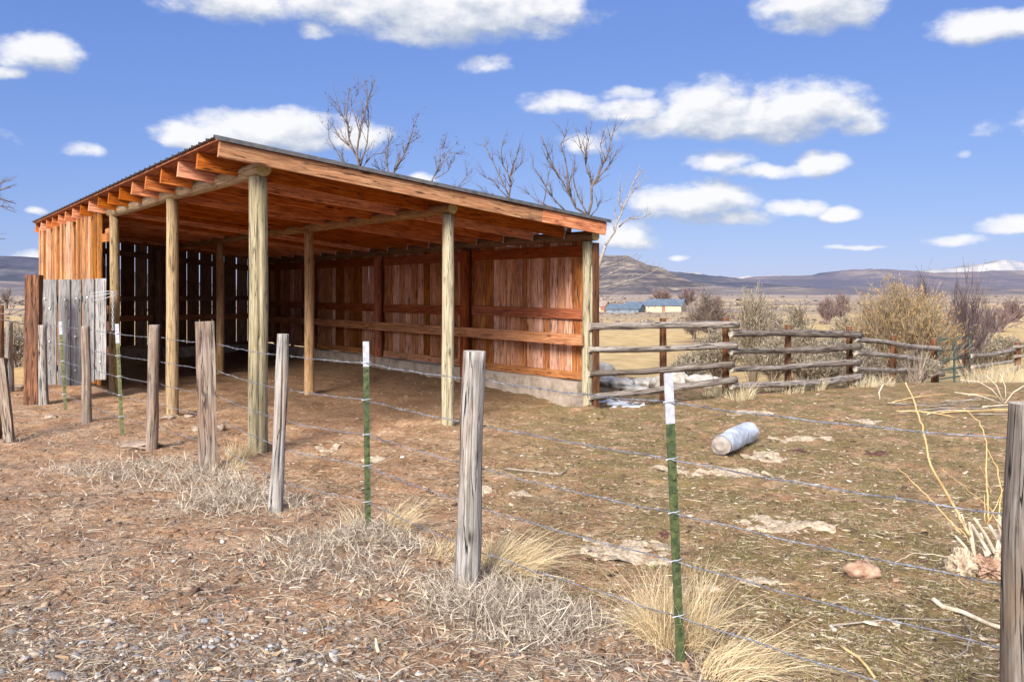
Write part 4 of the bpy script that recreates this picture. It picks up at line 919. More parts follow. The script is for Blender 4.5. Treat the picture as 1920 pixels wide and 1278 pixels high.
# ---------------------------------------------------------------- shrubs
def shrub(name, x, ybase, D, wpx, hpx, label, stemc, tipc, ns=60, nt=14, nf=3, cat='shrub', group=None, asym=0, tipw=.02, up=.9, z=None):
    p = P(x, ybase, D); p.z = hz(p.x, D) if z is None else z; W2 = wpx / 2 / F * D; H = hpx / F * D + 0
    H = (EYE - (ybase - hpx - HY) / F * D) - p.z; root = thing(name, p, label, cat, group)
    a = rng.uniform(0, 6.28, ns); rr = rng.uniform(0, 1, ns) ** .6; tgt = np.stack([rr * np.cos(a) * W2 + asym * W2, rr * np.sin(a) * W2 * .8, H * (1 - .55 * rr ** 2) * rng.uniform(.7, 1.05, ns)], 1)
    B = np.array(p)[None] + np.stack([rng.normal(0, W2 * .10, ns), rng.normal(0, W2 * .1, ns), np.full(ns, -.03)], 1)
    ln = np.linalg.norm(tgt, axis=1); d0 = tgt / ln[:, None]; bend = np.stack([tgt[:, 0] * .25, tgt[:, 1] * .25, -np.abs(tgt[:, 0]) * .15], 1); dd = tgt - bend; l0 = np.linalg.norm(dd, axis=1); dd /= l0[:, None]
    parts = [blades(B, dd, l0, np.full(ns, max(.012, .0009 * D)), bend, 5, cols=palette(ns, stemc, .1), tip=.4)]
    t = rng.uniform(.35, 1.0, (ns, nt, 1)); S0 = B[:, None] + dd[:, None] * (l0[:, None, None] * t) + bend[:, None] * t ** 2; S0 = S0.reshape(-1, 3); n2 = len(S0)
    dn = np.repeat(dd, nt, axis=0) + rng.normal(0, .38, (n2, 3)); dn[:, 2] += up * .35; dn /= np.linalg.norm(dn, axis=1, keepdims=True); l2 = H * rng.uniform(.10, .26, n2); w2 = max(.005, .00055 * D)
    b2 = np.stack([rng.normal(0, .1, n2), rng.normal(0, .1, n2), rng.uniform(0, .3, n2)], 1) * l2[:, None]
    parts.append(blades(S0, dn, l2, np.full(n2, w2), b2, 3, cols=palette(n2, stemc, .15), tip=.5))
    V, Q, C = merge(parts); mesh_np('branches', V, Q, mat=M['shrub'], parent=root, col=C)
    if nf:
        E_ = (S0 + dn * l2[:, None] + b2); E_ = np.repeat(E_, nf, axis=0) - np.repeat(dn * l2[:, None], nf, axis=0) * rng.uniform(0, .5, (n2 * nf, 1)); n3 = len(E_)
        d3 = np.repeat(dn, nf, axis=0) + rng.normal(0, .45, (n3, 3)); d3 /= np.linalg.norm(d3, axis=1, keepdims=True)
        V, Q, C = blades(E_, d3, rng.uniform(.5, 1.3, n3) * tipw * 3.2, np.full(n3, tipw), rng.normal(0, tipw * .4, (n3, 3)), 2, cols=palette(n3, tipc, .14)); mesh_np('seed_heads', V, Q, mat=M['shrub'], parent=root, col=C)
    return root
tan = [(.27, .20, .13), (.20, .15, .10), (.34, .26, .175)]; gold = [(.40, .25, .10), (.34, .19, .065), (.42, .29, .14), (.28, .20, .10), (.30, .24, .14)]
grey = [(.24, .19, .16), (.32, .26, .22), (.18, .14, .12)]; sage = [(.26, .22, .155), (.33, .27, .19), (.20, .175, .125), (.39, .32, .235)]
shrub('rabbitbrush', 1692, 690, 19.3, 205, 146, 'big golden tan rabbitbrush towering behind the pole fence', tan, gold, 165, 24, 4, tipw=.020)
dark = [(.12, .085, .085), (.17, .125, .12), (.09, .065, .065)]
shrub('bare_shrub', 1812, 690, 26, 110, 168, 'dark bare shrub rising right behind the golden rabbitbrush', dark, dark, 60, 20, 0, cat='shrub')
shrub('bare_shrub', 1728, 640, 30, 60, 120, 'dark bare twigs poking above the golden rabbitbrush', dark, dark, 40, 14, 0)
for (x, yb, D, w, h, lab) in ((1412, 680, 17.5, 75, 120, 'feathery pale shrub tallest behind second and third fence posts'), (1345, 690, 16.0, 90, 70, 'grey sage mound behind the second pole-fence post'), (1290, 712, 15.0, 60, 42, 'low dry shrub just left of the second pole-fence post'),
        (1450, 700, 16.0, 80, 62, 'grey tan sage mound left of the third pole-fence post'), (1510, 700, 16.5, 90, 78, 'wide sage mound right of the third pole-fence post'), (1495, 650, 22, 50, 62, 'pale feathery shrub peeking above the top rail right of third post'),
        (1560, 705, 16.8, 80, 70, 'sage mound left of the fourth pole-fence post'), (1620, 712, 16.6, 70, 66, 'straggly sage at the left foot of the big rabbitbrush'), (1840, 680, 29, 90, 44, 'low sage right behind the green gate'),
        (1885, 665, 36, 90, 32, 'low dark sage beyond the far fence post'), (1750, 690, 24, 60, 50, 'straggly brush left of the green gate'), (1540, 722, 15.6, 70, 60, 'tan sage pressed to the rails midway between third and fourth posts'), (1650, 690, 22, 70, 90, 'tall straggly sage joined to the left of the rabbitbrush'), (1440, 640, 26, 60, 60, 'pale feathery shrub beyond the third pole-fence post'), (1580, 650, 26, 60, 46, 'pale sage beyond the fourth pole-fence post'), (1725, 722, 17.0, 60, 60, 'grey sage pressed to the rails under the rabbitbrush')):
    shrub('sagebrush', x, yb, D, w, h, lab, tan if x % 3 else grey, sage, 120, 18, 3, group='sage shrubs behind the pole fence', tipw=.02 if D < 20 else .03)
for (x, yb, D, w, h, lab) in ((30, 690, 17, 70, 60, 'tangled grey shrub behind the thin posts at the left edge'), (-20, 660, 22, 90, 60, 'tangled shrub cut by the left edge'), (55, 640, 26, 60, 50, 'grey shrub beyond the red-brown gate post'), (20, 655, 20, 50, 40, 'small grey shrub in the middle of the left brush')):
    shrub('sagebrush', x, yb, D, w, h, lab, grey, sage, 50, 14, 3, group='grey shrubs beyond the left fence', tipw=.02)
for (x, yb, D, w, h, lab) in ((1550, 600, 120, 34, 44, 'small round bare bush in the pasture left of the rabbitbrush'), (1578, 596, 140, 40, 42, 'brownish bare bush in the pasture nearest the rabbitbrush'),
        (1870, 612, 90, 90, 36, 'purplish brown thicket at the right edge of the pasture'), (1810, 610, 100, 70, 40, 'purplish thicket behind the green gate'), (1900, 596, 130, 60, 34, 'farther brown thicket at the right edge'),
        (1290, 556, 420, 40, 14, 'pale clump of trees beyond the cream barn'), (1240, 556, 460, 40, 14, 'pale tree clump behind the cream barn roof'), (1640, 640, 60, 60, 24, 'reddish low thicket left behind the rabbitbrush')):
    shrub('thicket', x, yb, D, w, h, lab, [(.20, .135, .12), (.27, .19, .165), (.15, .10, .10)], sage, 60, 22, 0, group='bare thickets in the pasture')

# small sage dots over the flats: nobody could count them
n = 7000; Y = np.exp(rng.uniform(np.log(100), np.log(1500), n)); X = Y * rng.uniform(-.75, .72, n); k_ = fbm(X * .03 + 5, Y * .015, 12, 4) > .5; X, Y = X[k_], Y[k_]
stones('sagebrush_flats', X, Y, rng.uniform(.25, .7, len(X)) * np.clip(Y / 250, .6, 2.6), palette(len(X), [(.17, .13, .11), (.26, .20, .15), (.13, .10, .09), (.30, .25, .18)], .15), .7, .3, 'chips', True, 'sagebrush dotted over the distant valley floor', 'sagebrush')

# ---------------------------------------------------------------- trees
def twigs(mb, p, d, L, r, depth, out):
    n = max(3, int(L / .12)); pts = [p]; q = p.copy(); dd = d.normalized()
    for i in range(n):
        dd = (dd + Vector((random.gauss(0, .10), random.gauss(0, .10), random.gauss(.05, .08)))).normalized(); q = q + dd * (L / n); pts.append(q)
    mb.tube(pts, [r * (1 - .75 * i / n) for i in range(n + 1)], 4); out.append((pts, r))
    if depth > 0:
        for _ in range(random.randint(2, 4)):
            i = random.randint(1, n - 1); a = random.uniform(0, 6.28); s, u = perp(dd); side = s * math.cos(a) + u * math.sin(a)
            twigs(mb, pts[i], (dd * 1.0 + side * random.uniform(.45, .8)).normalized(), L * random.uniform(.35, .6), r * (1 - .75 * i / n) * .7, depth - 1, out)
def guided_tree(name, label, D, trunk, limbs, mat='twig', tw=7, twl=.9, rscale=1, group=None, ybase=None, leaves=0, minr=.006):
    x0 = trunk[0][0]; base = P(x0, 600, D); base.z = hz(base.x, D); root = thing(name, base, label, 'tree', group)
    if len(trunk) > 1:
        mb = MB(); pts = [Vector((base.x, D, base.z - .1))] + [P(x, y, D) for (x, y, r) in trunk]; rr = [trunk[0][2] * 1.3 / F * D] + [r / F * D for (x, y, r) in trunk]
        mb.log(pts, rr, n=12, sub=24, lump=.08, cap=0); mb.obj('trunk', M[mat], root)
    mb = MB(); out = []
    for li, (pts, r0) in enumerate(limbs):
        off = [0, random.uniform(-.5, .5)]; n = len(pts)
        ps = [P(x, y, D + (i / max(n - 1, 1)) * off[1]) for i, (x, y) in enumerate(pts)]
        fine = []
        for a, b in zip(ps[:-1], ps[1:]):
            m_ = max(2, int((b - a).length / .3))
            for i in range(m_): fine.append(a.lerp(b, i / m_) + Vector((random.gauss(0, .018), random.gauss(0, .02), 0)))
        fine.append(ps[-1]); r = r0 / 2 / F * D * rscale * .8
        mb.tube(fine, [max(minr * .8, r * (1 - .8 * i / len(fine))) for i in range(len(fine))], 6)
        nt_ = int(tw * (n - 1) * .45) + 2
        for _ in range(nt_):
            i = random.randint(len(fine) // 5, len(fine) - 2); d = (fine[i + 1] - fine[i]).normalized(); a = random.uniform(0, 6.28); s, u = perp(d); side = s * math.cos(a) + u * math.sin(a)
            twigs(mb, fine[i], (d + side * random.uniform(.4, .75) + Vector((0, 0, .2))).normalized(), twl * random.uniform(.4, 1), max(minr * .8, r * (1 - .8 * i / len(fine)) * .5), 1, out)
    mb.obj('branches', M[mat], root)
    if leaves:
        B = []; 
        for _ in range(leaves):
            pts, r = random.choice(out); B.append(random.choice(pts))
        B = np.array([tuple(b) for b in B]) + rng.normal(0, .02, (leaves, 3)); d = rng.normal(size=(leaves, 3)); d /= np.linalg.norm(d, axis=1, keepdims=True)
        V, Q, C = blades(B, d, np.full(leaves, .07), np.full(leaves, .02), rng.normal(0, .01, (leaves, 3)), 2, cols=palette(leaves, [(.07, .055, .045), (.11, .08, .065)])); mesh_np('dry_leaves', V, Q, mat=M['shrub'], parent=root, col=C)
    return root
guided_tree('bare_tree', 'tall bare tree whose dense forked crown rises highest over the shed roof', 21, [(675, 420, 5), (673, 330, 4)],
    [([(673, 340), (671, 290), (676, 240), (688, 190), (703, 150)], 6), ([(672, 305), (655, 260), (650, 215), (655, 165)], 5), ([(671, 290), (640, 260), (615, 225)], 4), ([(673, 320), (690, 270), (694, 215), (684, 150)], 4), ([(668, 335), (645, 305), (618, 260), (614, 232)], 4), ([(655, 240), (632, 200), (625, 190)], 3), ([(676, 250), (660, 200), (672, 165)], 3), ([(673, 325), (700, 290), (725, 285)], 3)], leaves=130, twl=.75, group='bare trees behind the shed', tw=6)
guided_tree('bare_tree', 'bare tree with two leaning leafy stems right of the tallest crown', 21, [(730, 430, 4), (728, 335, 3)],
    [([(728, 335), (724, 300), (730, 270), (738, 255)], 4), ([(728, 335), (745, 310), (765, 270), (785, 248)], 4.5), ([(738, 325), (755, 290), (775, 240), (782, 215)], 3.5), ([(728, 335), (712, 318), (700, 310)], 3)], leaves=130, twl=.6, group='bare trees behind the shed')
guided_tree('bare_tree', 'slim bare tree leaning right over the middle of the roof', 21, [(800, 430, 3), (805, 350, 3)],
    [([(805, 350), (825, 310), (840, 285), (866, 290)], 3), ([(808, 348), (820, 320), (826, 280), (832, 270)], 3), ([(815, 335), (840, 320), (850, 295)], 2.5), ([(840, 365), (865, 345), (885, 315)], 2.5)], leaves=90, twl=.5, group='bare trees behind the shed')
guided_tree('bare_tree', 'bare tree with a slender two-stem fan left of the bushy one', 21, [(958, 430, 4), (957, 376, 3)],
    [([(957, 376), (957, 330), (965, 295), (975, 270)], 5), ([(957, 340), (945, 310), (938, 280), (948, 265)], 3.5), ([(957, 376), (935, 330), (912, 275), (905, 270)], 4), ([(950, 370), (925, 340), (898, 325)], 3), ([(958, 330), (975, 310), (980, 300)], 2.5), ([(950, 375), (915, 365), (895, 345)], 2.5)], twl=.55, group='bare trees behind the shed', mat='twig')
guided_tree('bare_tree', 'bushy many-stemmed bare tree at the low end of the roof', 19, [(1100, 470, 6), (1104, 408, 4.5)],
    [([(1104, 408), (1110, 350), (1130, 310), (1148, 265), (1156, 232)], 7), ([(1104, 408), (1080, 390), (1060, 350), (1035, 310), (1013, 250)], 6), ([(1070, 370), (1062, 320), (1055, 270), (1060, 245)], 5), ([(1100, 400), (1085, 370), (1075, 330), (1078, 290)], 4), ([(1108, 360), (1105, 310), (1090, 280), (1078, 240)], 5), ([(1115, 345), (1140, 310), (1158, 280)], 4), ([(1050, 335), (1025, 300), (1022, 270)], 4),
     ([(1060, 395), (1035, 370), (1010, 330), (997, 295)], 4), ([(1040, 390), (1010, 380), (975, 350)], 3), ([(1020, 385), (1025, 350), (1030, 320)], 3), ([(1104, 405), (1120, 390), (1128, 375)], 3), ([(1095, 300), (1102, 265), (1100, 240)], 3), ([(1130, 310), (1125, 270), (1132, 245)], 3)], twl=.6, group='bare trees behind the shed', tw=6)
guided_tree('bare_tree', 'thin crooked bare tree leaning right past the shed corner', 17, [(1118, 560, 3.5), (1122, 500, 3.2), (1135, 460, 3)],
    [([(1135, 460), (1155, 435), (1163, 400), (1178, 370), (1190, 335), (1205, 318)], 5.5), ([(1160, 425), (1180, 410), (1205, 408), (1218, 400)], 3.5), ([(1168, 392), (1160, 370), (1168, 350)], 3), ([(1178, 370), (1190, 355), (1200, 345)], 2.5), ([(1130, 500), (1160, 495), (1195, 475)], 2.5), ([(1125, 540), (1160, 530), (1200, 520), (1240, 500)], 3), ([(1128, 520), (1170, 500), (1215, 490)], 2)], mat='twig_pale', twl=.45, tw=4, group='bare trees behind the shed')
guided_tree('bare_tree', 'bare tree reaching its branch tips in from the left edge', 12, [(-140, 480, 12), (-130, 400, 10)],
    [([(-134, 430), (-70, 380), (-20, 365), (20, 350)], 7), ([(-134, 430), (-60, 390), (0, 372), (30, 382)], 5), ([(-136, 440), (-60, 400), (0, 386), (28, 398)], 4), ([(-134, 430), (-60, 385), (-10, 352), (14, 332)], 4), ([(-138, 470), (-50, 445), (10, 448)], 4), ([(-140, 600), (-50, 580), (20, 590), (60, 575)], 5), ([(-140, 620), (-40, 590), (40, 608), (70, 590)], 5), ([(-140, 610), (-60, 590), (10, 560), (45, 570)], 4)], twl=.32, tw=7, minr=.004)
# dense brown tree out in the pasture
def round_tree(name, label, x, yb, D, wpx, hpx, ns, nt, cols, group=None):
    p = P(x, yb, D); p.z = hz(p.x, D) ; H = (EYE - (yb - hpx - HY) / F * D) - p.z; W2 = wpx / 2 / F * D; root = thing(name, p, label, 'tree', group)
    mb = MB(); mb.log([p - Vector((0, 0, .3)), p + Vector((.1, 0, H * .2)), p + Vector((0, .1, H * .4))], [H * .06, H * .045, H * .03], n=10, sub=10, lump=.1, cap=0)
    lim = []
    for k in range(ns):
        a = random.uniform(0, 6.28); e = random.uniform(-.05, 1.3); t = Vector((math.cos(a) * math.cos(e) * W2, math.sin(a) * math.cos(e) * W2, H * .35 + math.sin(e) * H * .62)) * random.uniform(.75, 1.02); s0 = p + Vector((0, 0, H * random.uniform(.1, .35)))
        pts = [s0]; 
        for i in range(1, 6): pts.append(s0.lerp(p + t, i / 5) + Vector((random.gauss(0, .05), random.gauss(0, .05), random.gauss(0, .06))) * H * .25)
        mb.tube(pts, [H * .022 * (1 - .8 * i / 5) for i in range(6)], 5); lim.append(pts)
    mb.obj('trunk', M['twig'], root)
    L = np.array([[tuple(q) for q in l] for l in lim]); n = ns * nt; li = rng.integers(0, ns, n); tt = rng.uniform(1.2, 5, n); i0 = np.minimum(tt.astype(int), 4); f = (tt - i0)[:, None]; B = L[li, i0] * (1 - f) + L[li, i0 + 1] * f
    d = rng.normal(size=(n, 3)); d[:, 2] += .3; d /= np.linalg.norm(d, axis=1, keepdims=True); ln = H * rng.uniform(.06, .2, n)
    b1 = blades(B, d, ln, np.full(n, H * .007), rng.normal(0, .3, (n, 3)) * ln[:, None], 3, cols=palette(n, cols, .15)); E_ = B + d * ln[:, None] * .7; d2 = rng.normal(size=(n, 3)); d2 /= np.linalg.norm(d2, axis=1, keepdims=True)
    b2 = blades(E_, d2, ln * .6, np.full(n, H * .005), rng.normal(0, .2, (n, 3)) * ln[:, None], 2, cols=palette(n, cols, .15)); V, Q, C = merge([b1, b2]); mesh_np('crown', V, Q, mat=M['shrub'], parent=root, col=C); return root
round_tree('gnarled_tree', 'dense gnarled brown tree standing in the pasture right of the barns', 1335, 622, 62, 100, 88, 46, 70, [(.17, .125, .10), (.24, .18, .145), (.12, .09, .075)])
round_tree('gnarled_tree', 'smaller brown tree joined to the left side of the gnarled tree', 1300, 618, 66, 44, 50, 22, 60, [(.17, .125, .10), (.24, .18, .145), (.12, .09, .075)])
round_tree('far_tree', 'thin far tree left of the red-brown gate post', 12, 548, 300, 30, 20, 14, 40, [(.20, .16, .14), (.28, .22, .19)])
round_tree('far_tree', 'rounded far tree nearest the left shed corner', 66, 552, 260, 30, 22, 14, 40, [(.20, .16, .14), (.28, .22, .19)])

# ---------------------------------------------------------------- farm buildings
BM = {'cream': simple('cream_wall', (.42, .33, .21), (.52, .42, .28), 1.5, .9, .1), 'bluegrey': simple('bluegrey_wall', (.13, .155, .18), (.20, .225, .25), 1.5, .9, .1),
      'steelroof': simple('pale_steel_roof', (.08, .105, .135), (.14, .17, .205), .6, .6, .05), 'brownroof': simple('brown_roof', (.25, .17, .14), (.34, .25, .21), .8, .8, .1), 'door': simple('red_door', (.22, .08, .06), (.32, .13, .09), 2, .8, .1), 'glass': simple('dark_window', (.06, .07, .09), (.12, .13, .16), 2, .3, 0), 'whitewall': simple('white_wall', (.66, .65, .62), (.78, .77, .74), 1, .8, .05)}
def barn(name, label, D, x0, x1, yb, yeave, yridge, deep, wall, roof, doors=(), wins=(), side=1):
    a = P(x0, yb, D); b = P(x1, yb, D); zb = a.z - .6; ze = P(x0, yeave, D).z; zr = P(x0, yridge, D).z; root = thing(name, ((a.x + b.x) / 2, D, a.z), label, 'building', 'farm buildings in the valley')
    skew = deep * .35 * side
    c = [(a.x, D, 0), (b.x, D, 0), (b.x + skew, D + deep, 0), (a.x + skew, D + deep, 0)]
    mb = MB(); B = len(mb.v); 
    for q in c: mb.v.append(Vector((q[0], q[1], zb)))
    for q in c: mb.v.append(Vector((q[0], q[1], ze)))
    mr = [Vector(((c[1][0] + c[2][0]) / 2, D + deep / 2, zr - .05)), Vector(((c[0][0] + c[3][0]) / 2, D + deep / 2, zr - .05))]; mb.v += mr
    for f in ([0, 1, 5, 4], [1, 2, 6, 8, 5], [2, 3, 7, 6], [3, 0, 4, 9, 7]): mb.face([B + i for i in f], [(0, 0)] * len(f), .5)
    mb.obj('wall', BM[wall], root)
    mb = MB(); o = .35; R0 = [Vector((c[0][0] - o, D - o, ze - .12)), Vector((c[1][0] + o, D - o, ze - .12)), mr[0] + Vector((o, 0, .15)), mr[1] + Vector((-o, 0, .15)), Vector((c[2][0] + o, D + deep + o, ze - .12)), Vector((c[3][0] - o, D + deep + o, ze - .12))]
    mb.poly([R0[0], R0[1], R0[2], R0[3]], .12); mb.poly([R0[3], R0[2], R0[4], R0[5]], .12); mb.obj('roof', BM[roof], root)
    for (xa, xb, ya, yb2) in doors: mb = MB(); p = P((xa + xb) / 2, yb2, D); mb.board((p.x, D - .04, P(0, yb2, D).z), (p.x, D - .04, P(0, ya, D).z), (1, 0, 0), (xb - xa) / F * D, .08); mb.obj('door', BM['door'], root)
    for (xc, yc, w) in wins: mb = MB(); p = P(xc, yc, D); mb.board((p.x, D - .04, p.z - w / 2 / F * D), (p.x, D - .04, p.z + w / 2 / F * D), (1, 0, 0), w / F * D, .08); mb.obj('window', BM['glass'], root)
barn('barn', 'cream barn with a pale blue-grey roof and dark red door', 250, 1209, 1277, 587, 572.5, 562, 12, 'cream', 'steelroof', [(1241, 1247, 573.5, 585)], [(1216, 576, 2), (1228, 576, 2)])
barn('outbuilding', 'long low blue-grey outbuilding left of the cream barn', 240, 1137, 1197, 590, 578.5, 571.5, 10, 'bluegrey', 'steelroof', [], [(1151, 582, 3), (1160, 582, 3), (1181, 582.5, 3), (1191, 583, 2.5)])
barn('farmhouse', 'small cream house with brown roof nearest the shed corner', 262, 1112, 1132, 583, 574, 566, 9, 'cream', 'brownroof', [(1126, 1133, 575, 582)], [(1119, 577, 2)])
barn('outbuilding', 'pale roofed outbuilding seen behind the blue-grey one', 285, 1172, 1208, 578, 571, 566.5, 8, 'whitewall', 'steelroof')
barn('far_building', 'tiny white building alone in the valley left of the rabbitbrush', 700, 1520, 1542, 569, 565.5, 562, 14, 'whitewall', 'steelroof')
# pasture fences near the barns
def far_fence(x0, x1, y0, y1, D0, D1, hpx, n, label):
    a = P(x0, y0, D0); rt = thing('pasture_fence', a, label, 'fence'); prev = None; mbr = MB()
    for i in range(n):
        t = i / (n - 1); D = D0 + (D1 - D0) * t; x = x0 + (x1 - x0) * t; p = P(x, 0, D); p.z = hz(p.x, D); H = hpx / F * D; mb = MB(); mb.log([p - Vector((0, 0, .3)), p + Vector((0, 0, H))], H * .06, n=6, sub=2, cap=0); mb.obj('post', M['grey'], rt)
        if prev: 
            for f in (.45, .9): mbr.tube([prev[0] + Vector((0, 0, prev[1] * f)), p + Vector((0, 0, H * f))], H * .035, 4)
        prev = (p, H)
    mbr.obj('rail', M['grey'], rt)
far_fence(1120, 1260, 600, 598, 150, 160, 10, 14, 'low dark pasture fence in front of the farm buildings')
far_fence(1440, 1640, 583, 583, 230, 250, 5, 16, 'pale distant fence crossing the golden field')
far_fence(-60, 80, 560, 560, 170, 180, 6, 8, 'distant fence across the left-hand field')

# ---------------------------------------------------------------- rocks, slabs, roll, stump
def boulder(name, x, y, D, wpx, hpx, mat, label, seed, cat='rock', group=None, ground_=True):
    p = G(x, y) if D is None else P(x, y, D); 
    if D is not None: p.z = hz(p.x, D)
    D_ = p.y; sx = wpx / 2 / F * D_; sz = hpx / 2 / F * D_
    nu, nv = 28, 18; U = np.linspace(0, 2 * np.pi, nu + 1)[:-1]; Vv = np.linspace(.02, np.pi - .02, nv); uu, vv_ = np.meshgrid(U, Vv)
    dx, dy, dz = np.cos(uu) * np.sin(vv_), np.sin(uu) * np.sin(vv_), np.cos(vv_)
    r = 1 + (fbm(dx * 1.6 + seed, dy * 1.6 + dz * 1.7 + seed * 2, seed, 4) - .5) * .9
    r = np.round(r * 7) / 7 * .5 + r * .5
    V = np.stack([p.x + dx * r * sx, p.y + dy * r * sx * .8, p.z + sz * .65 + dz * r * sz], 2).reshape(-1, 3)
    i = np.arange((nv - 1) * nu).reshape(nv - 1, nu); j = (np.arange(nu) + 1) % nu; Q = np.stack([i, i + nu, (i + nu) - np.arange(nu)[None] + j[None], i - np.arange(nu)[None] + j[None]], 2).reshape(-1, 4)
    return tag(mesh_np(name, V, Q, mat=M[mat], loc=p, smooth=True), label, cat, group)
GR = 'pale boulders behind the pole fence'
for i, (x, D, w, h, lab) in enumerate(((1130, 14.5, 46, 40, 'rounded boulder high beside the shed corner post'), (1166, 13.2, 46, 26, 'cream boulder under the third rail left of the first fence post'), (1205, 13.4, 50, 24, 'long grey boulder just left of the first pole-fence post'), (1240, 13.2, 44, 32, 'upright pale boulder half hidden by the first pole-fence post'),
        (1275, 13.8, 40, 32, 'pale boulder just right of the first pole-fence post'), (1315, 13.6, 52, 30, 'dark flat boulder midway between first and second fence posts'), (1190, 12.8, 60, 16, 'low white boulder lying lowest in the pile'), (1345, 14.2, 36, 22, 'small pale boulder at the second pole-fence post'), (1140, 13.4, 40, 22, 'grey boulder low beside the shed corner post'))):
    boulder('boulder', x, 0, D, w, h, 'rock', lab, 3 + i * 7, group=GR)
boulder('rock', 1616, 1078, None, 62, 34, 'redrock', 'jagged red and cream rock lying alone in the corral', 41)
boulder('rock', 1680, 1090, None, 14, 9, 'redrock', 'small pinkish stone right of the jagged red rock', 43)
boulder('stone', 260, 838, None, 70, 14, 'brownrock', 'flat half buried stone at the foot of the swirled grey post', 44)
for i, (x, y, w, h, lab) in enumerate(((368, 806, 20, 12, 'brown block of stone left behind the squared brown post'), (412, 806, 20, 12, 'brown block of stone right behind the squared brown post'), (315, 785, 26, 9, 'flat slab stone left of the round shed post foot'), (355, 782, 20, 7, 'flat slab stone right of the round shed post foot'), (665, 1000, 8, 5, 'white pebble left of the upright green post'), (95, 783, 26, 8, 'tan flat stone before the plank gate'), (40, 727, 22, 8, 'pale stone beside the thin left posts'))):
    boulder('stone', x, y, None, w, h, 'brownrock', lab, 60 + i)
def slab(x, y, wpx, hpx, label, rot=0, seed=1, mat='bark', name='bark_slab'):
    g = G(x, y); D = g.y; w = wpx / F * D; dpt = hpx / F * D * D / EYE     # foreshortened depth on the ground
    nx, ny = max(24, int(w / .012)), max(10, int(dpt / .014)); u_ = np.linspace(-1, 1, nx); v_ = np.linspace(-1, 1, ny); UU, VV = np.meshgrid(u_, v_)
    lx, ly = UU * w * .6, VV * dpt * .6; cx = lx * math.cos(rot) - ly * math.sin(rot) + g.x; cy = lx * math.sin(rot) + ly * math.cos(rot) + g.y
    mk = 1.05 - UU ** 2 * 1.1 - VV ** 2 * 1.1 + (fbm(cx * 11 + seed, cy * 11, seed, 5) - .5) * 4.2 - .25 + (fbm(cx * 3.5, cy * 3.5, seed + 7, 3) - .5) * 1.6
    zz = height(cx, cy) + np.clip(mk * .02, -.003, .008) + np.clip(mk * 4, 0, 1) * ((fbm(cx * 26, cy * 26, seed + 3, 4) - .4) * .022 + (hash2(np.floor(cx * 30), np.floor(cy * 30), seed) - .5) * .006)
    V = np.stack([cx.ravel(), cy.ravel(), zz.ravel()], 1); i = np.arange((ny - 1) * nx).reshape(ny - 1, nx)[:, :-1].ravel(); Q = np.stack([i, i + 1, i + nx + 1, i + nx], 1)
    ok = mk.ravel()[Q].max(1) > 0; Q = Q[ok]; used, inv = np.unique(Q, return_inverse=True); V = V[used]; Q = inv.reshape(-1, 4)
    return tag(mesh_np(name, np.array(V), np.array(Q), mat=M[mat], loc=g, smooth=False), label, 'debris', 'cream crusted slabs on the corral floor')
for i, (x, y, w, h, rot, lab) in enumerate(((1437, 857, 68, 17, 0, 'cream slab lying right beside the plastic roll'), (1375, 888, 150, 15, -.5, 'long cream slab running below the plastic roll'), (1265, 880, 90, 9, -.1, 'thin cream slab left of the long slab below the roll'), (1470, 985, 150, 26, -.35, 'long cream slab in the middle of the right corral'),
        (1180, 1030, 150, 34, -.15, 'largest crumbling cream slab left of the tall green post'), (885, 912, 60, 18, .1, 'pale slab hidden behind the thick split post'), (975, 925, 62, 9, 0, 'small flat pale slab right of the thick split post'), (1405, 775, 70, 7, .1, 'faint pale slab between fence and plastic roll'),
        (1500, 822, 110, 7, 0, 'thin pale streak of slab right of the plastic roll'), (1425, 1090, 60, 10, -.2, 'small pale slab low in the right corral'), (1330, 1105, 50, 9, 0, 'broken pale slab right of the tall green post'), (1620, 790, 60, 8, 0, 'pale slab farthest out near the pole fence'), (605, 838, 50, 8, 0, 'pale slab between the shed posts'), (700, 862, 40, 7, 0, 'small pale slab in front of the shed opening'))):
    slab(x, y, w, h, lab, rot, 5 + i * 3)
slab(1165, 757, 70, 11, 'patch of old white snow at the foot of the pole fence', 0, 90, 'snow', 'snow_patch')
for (x, y, w, h, lab) in ((1590, 938, 40, 7, 'dark dung pat in the middle of the corral'), (1500, 845, 26, 6, 'small dark dung pat below the top wire'), (1640, 850, 40, 6, 'dark dung pat upper right of the corral'), (1245, 1000, 24, 9, 'dark dung pat beside the tall green post')):
    o = slab(x, y, w, h, lab, 0, int(x) % 50, 'rust', 'dung_pat'); o['group'] = 'dark dung pats'
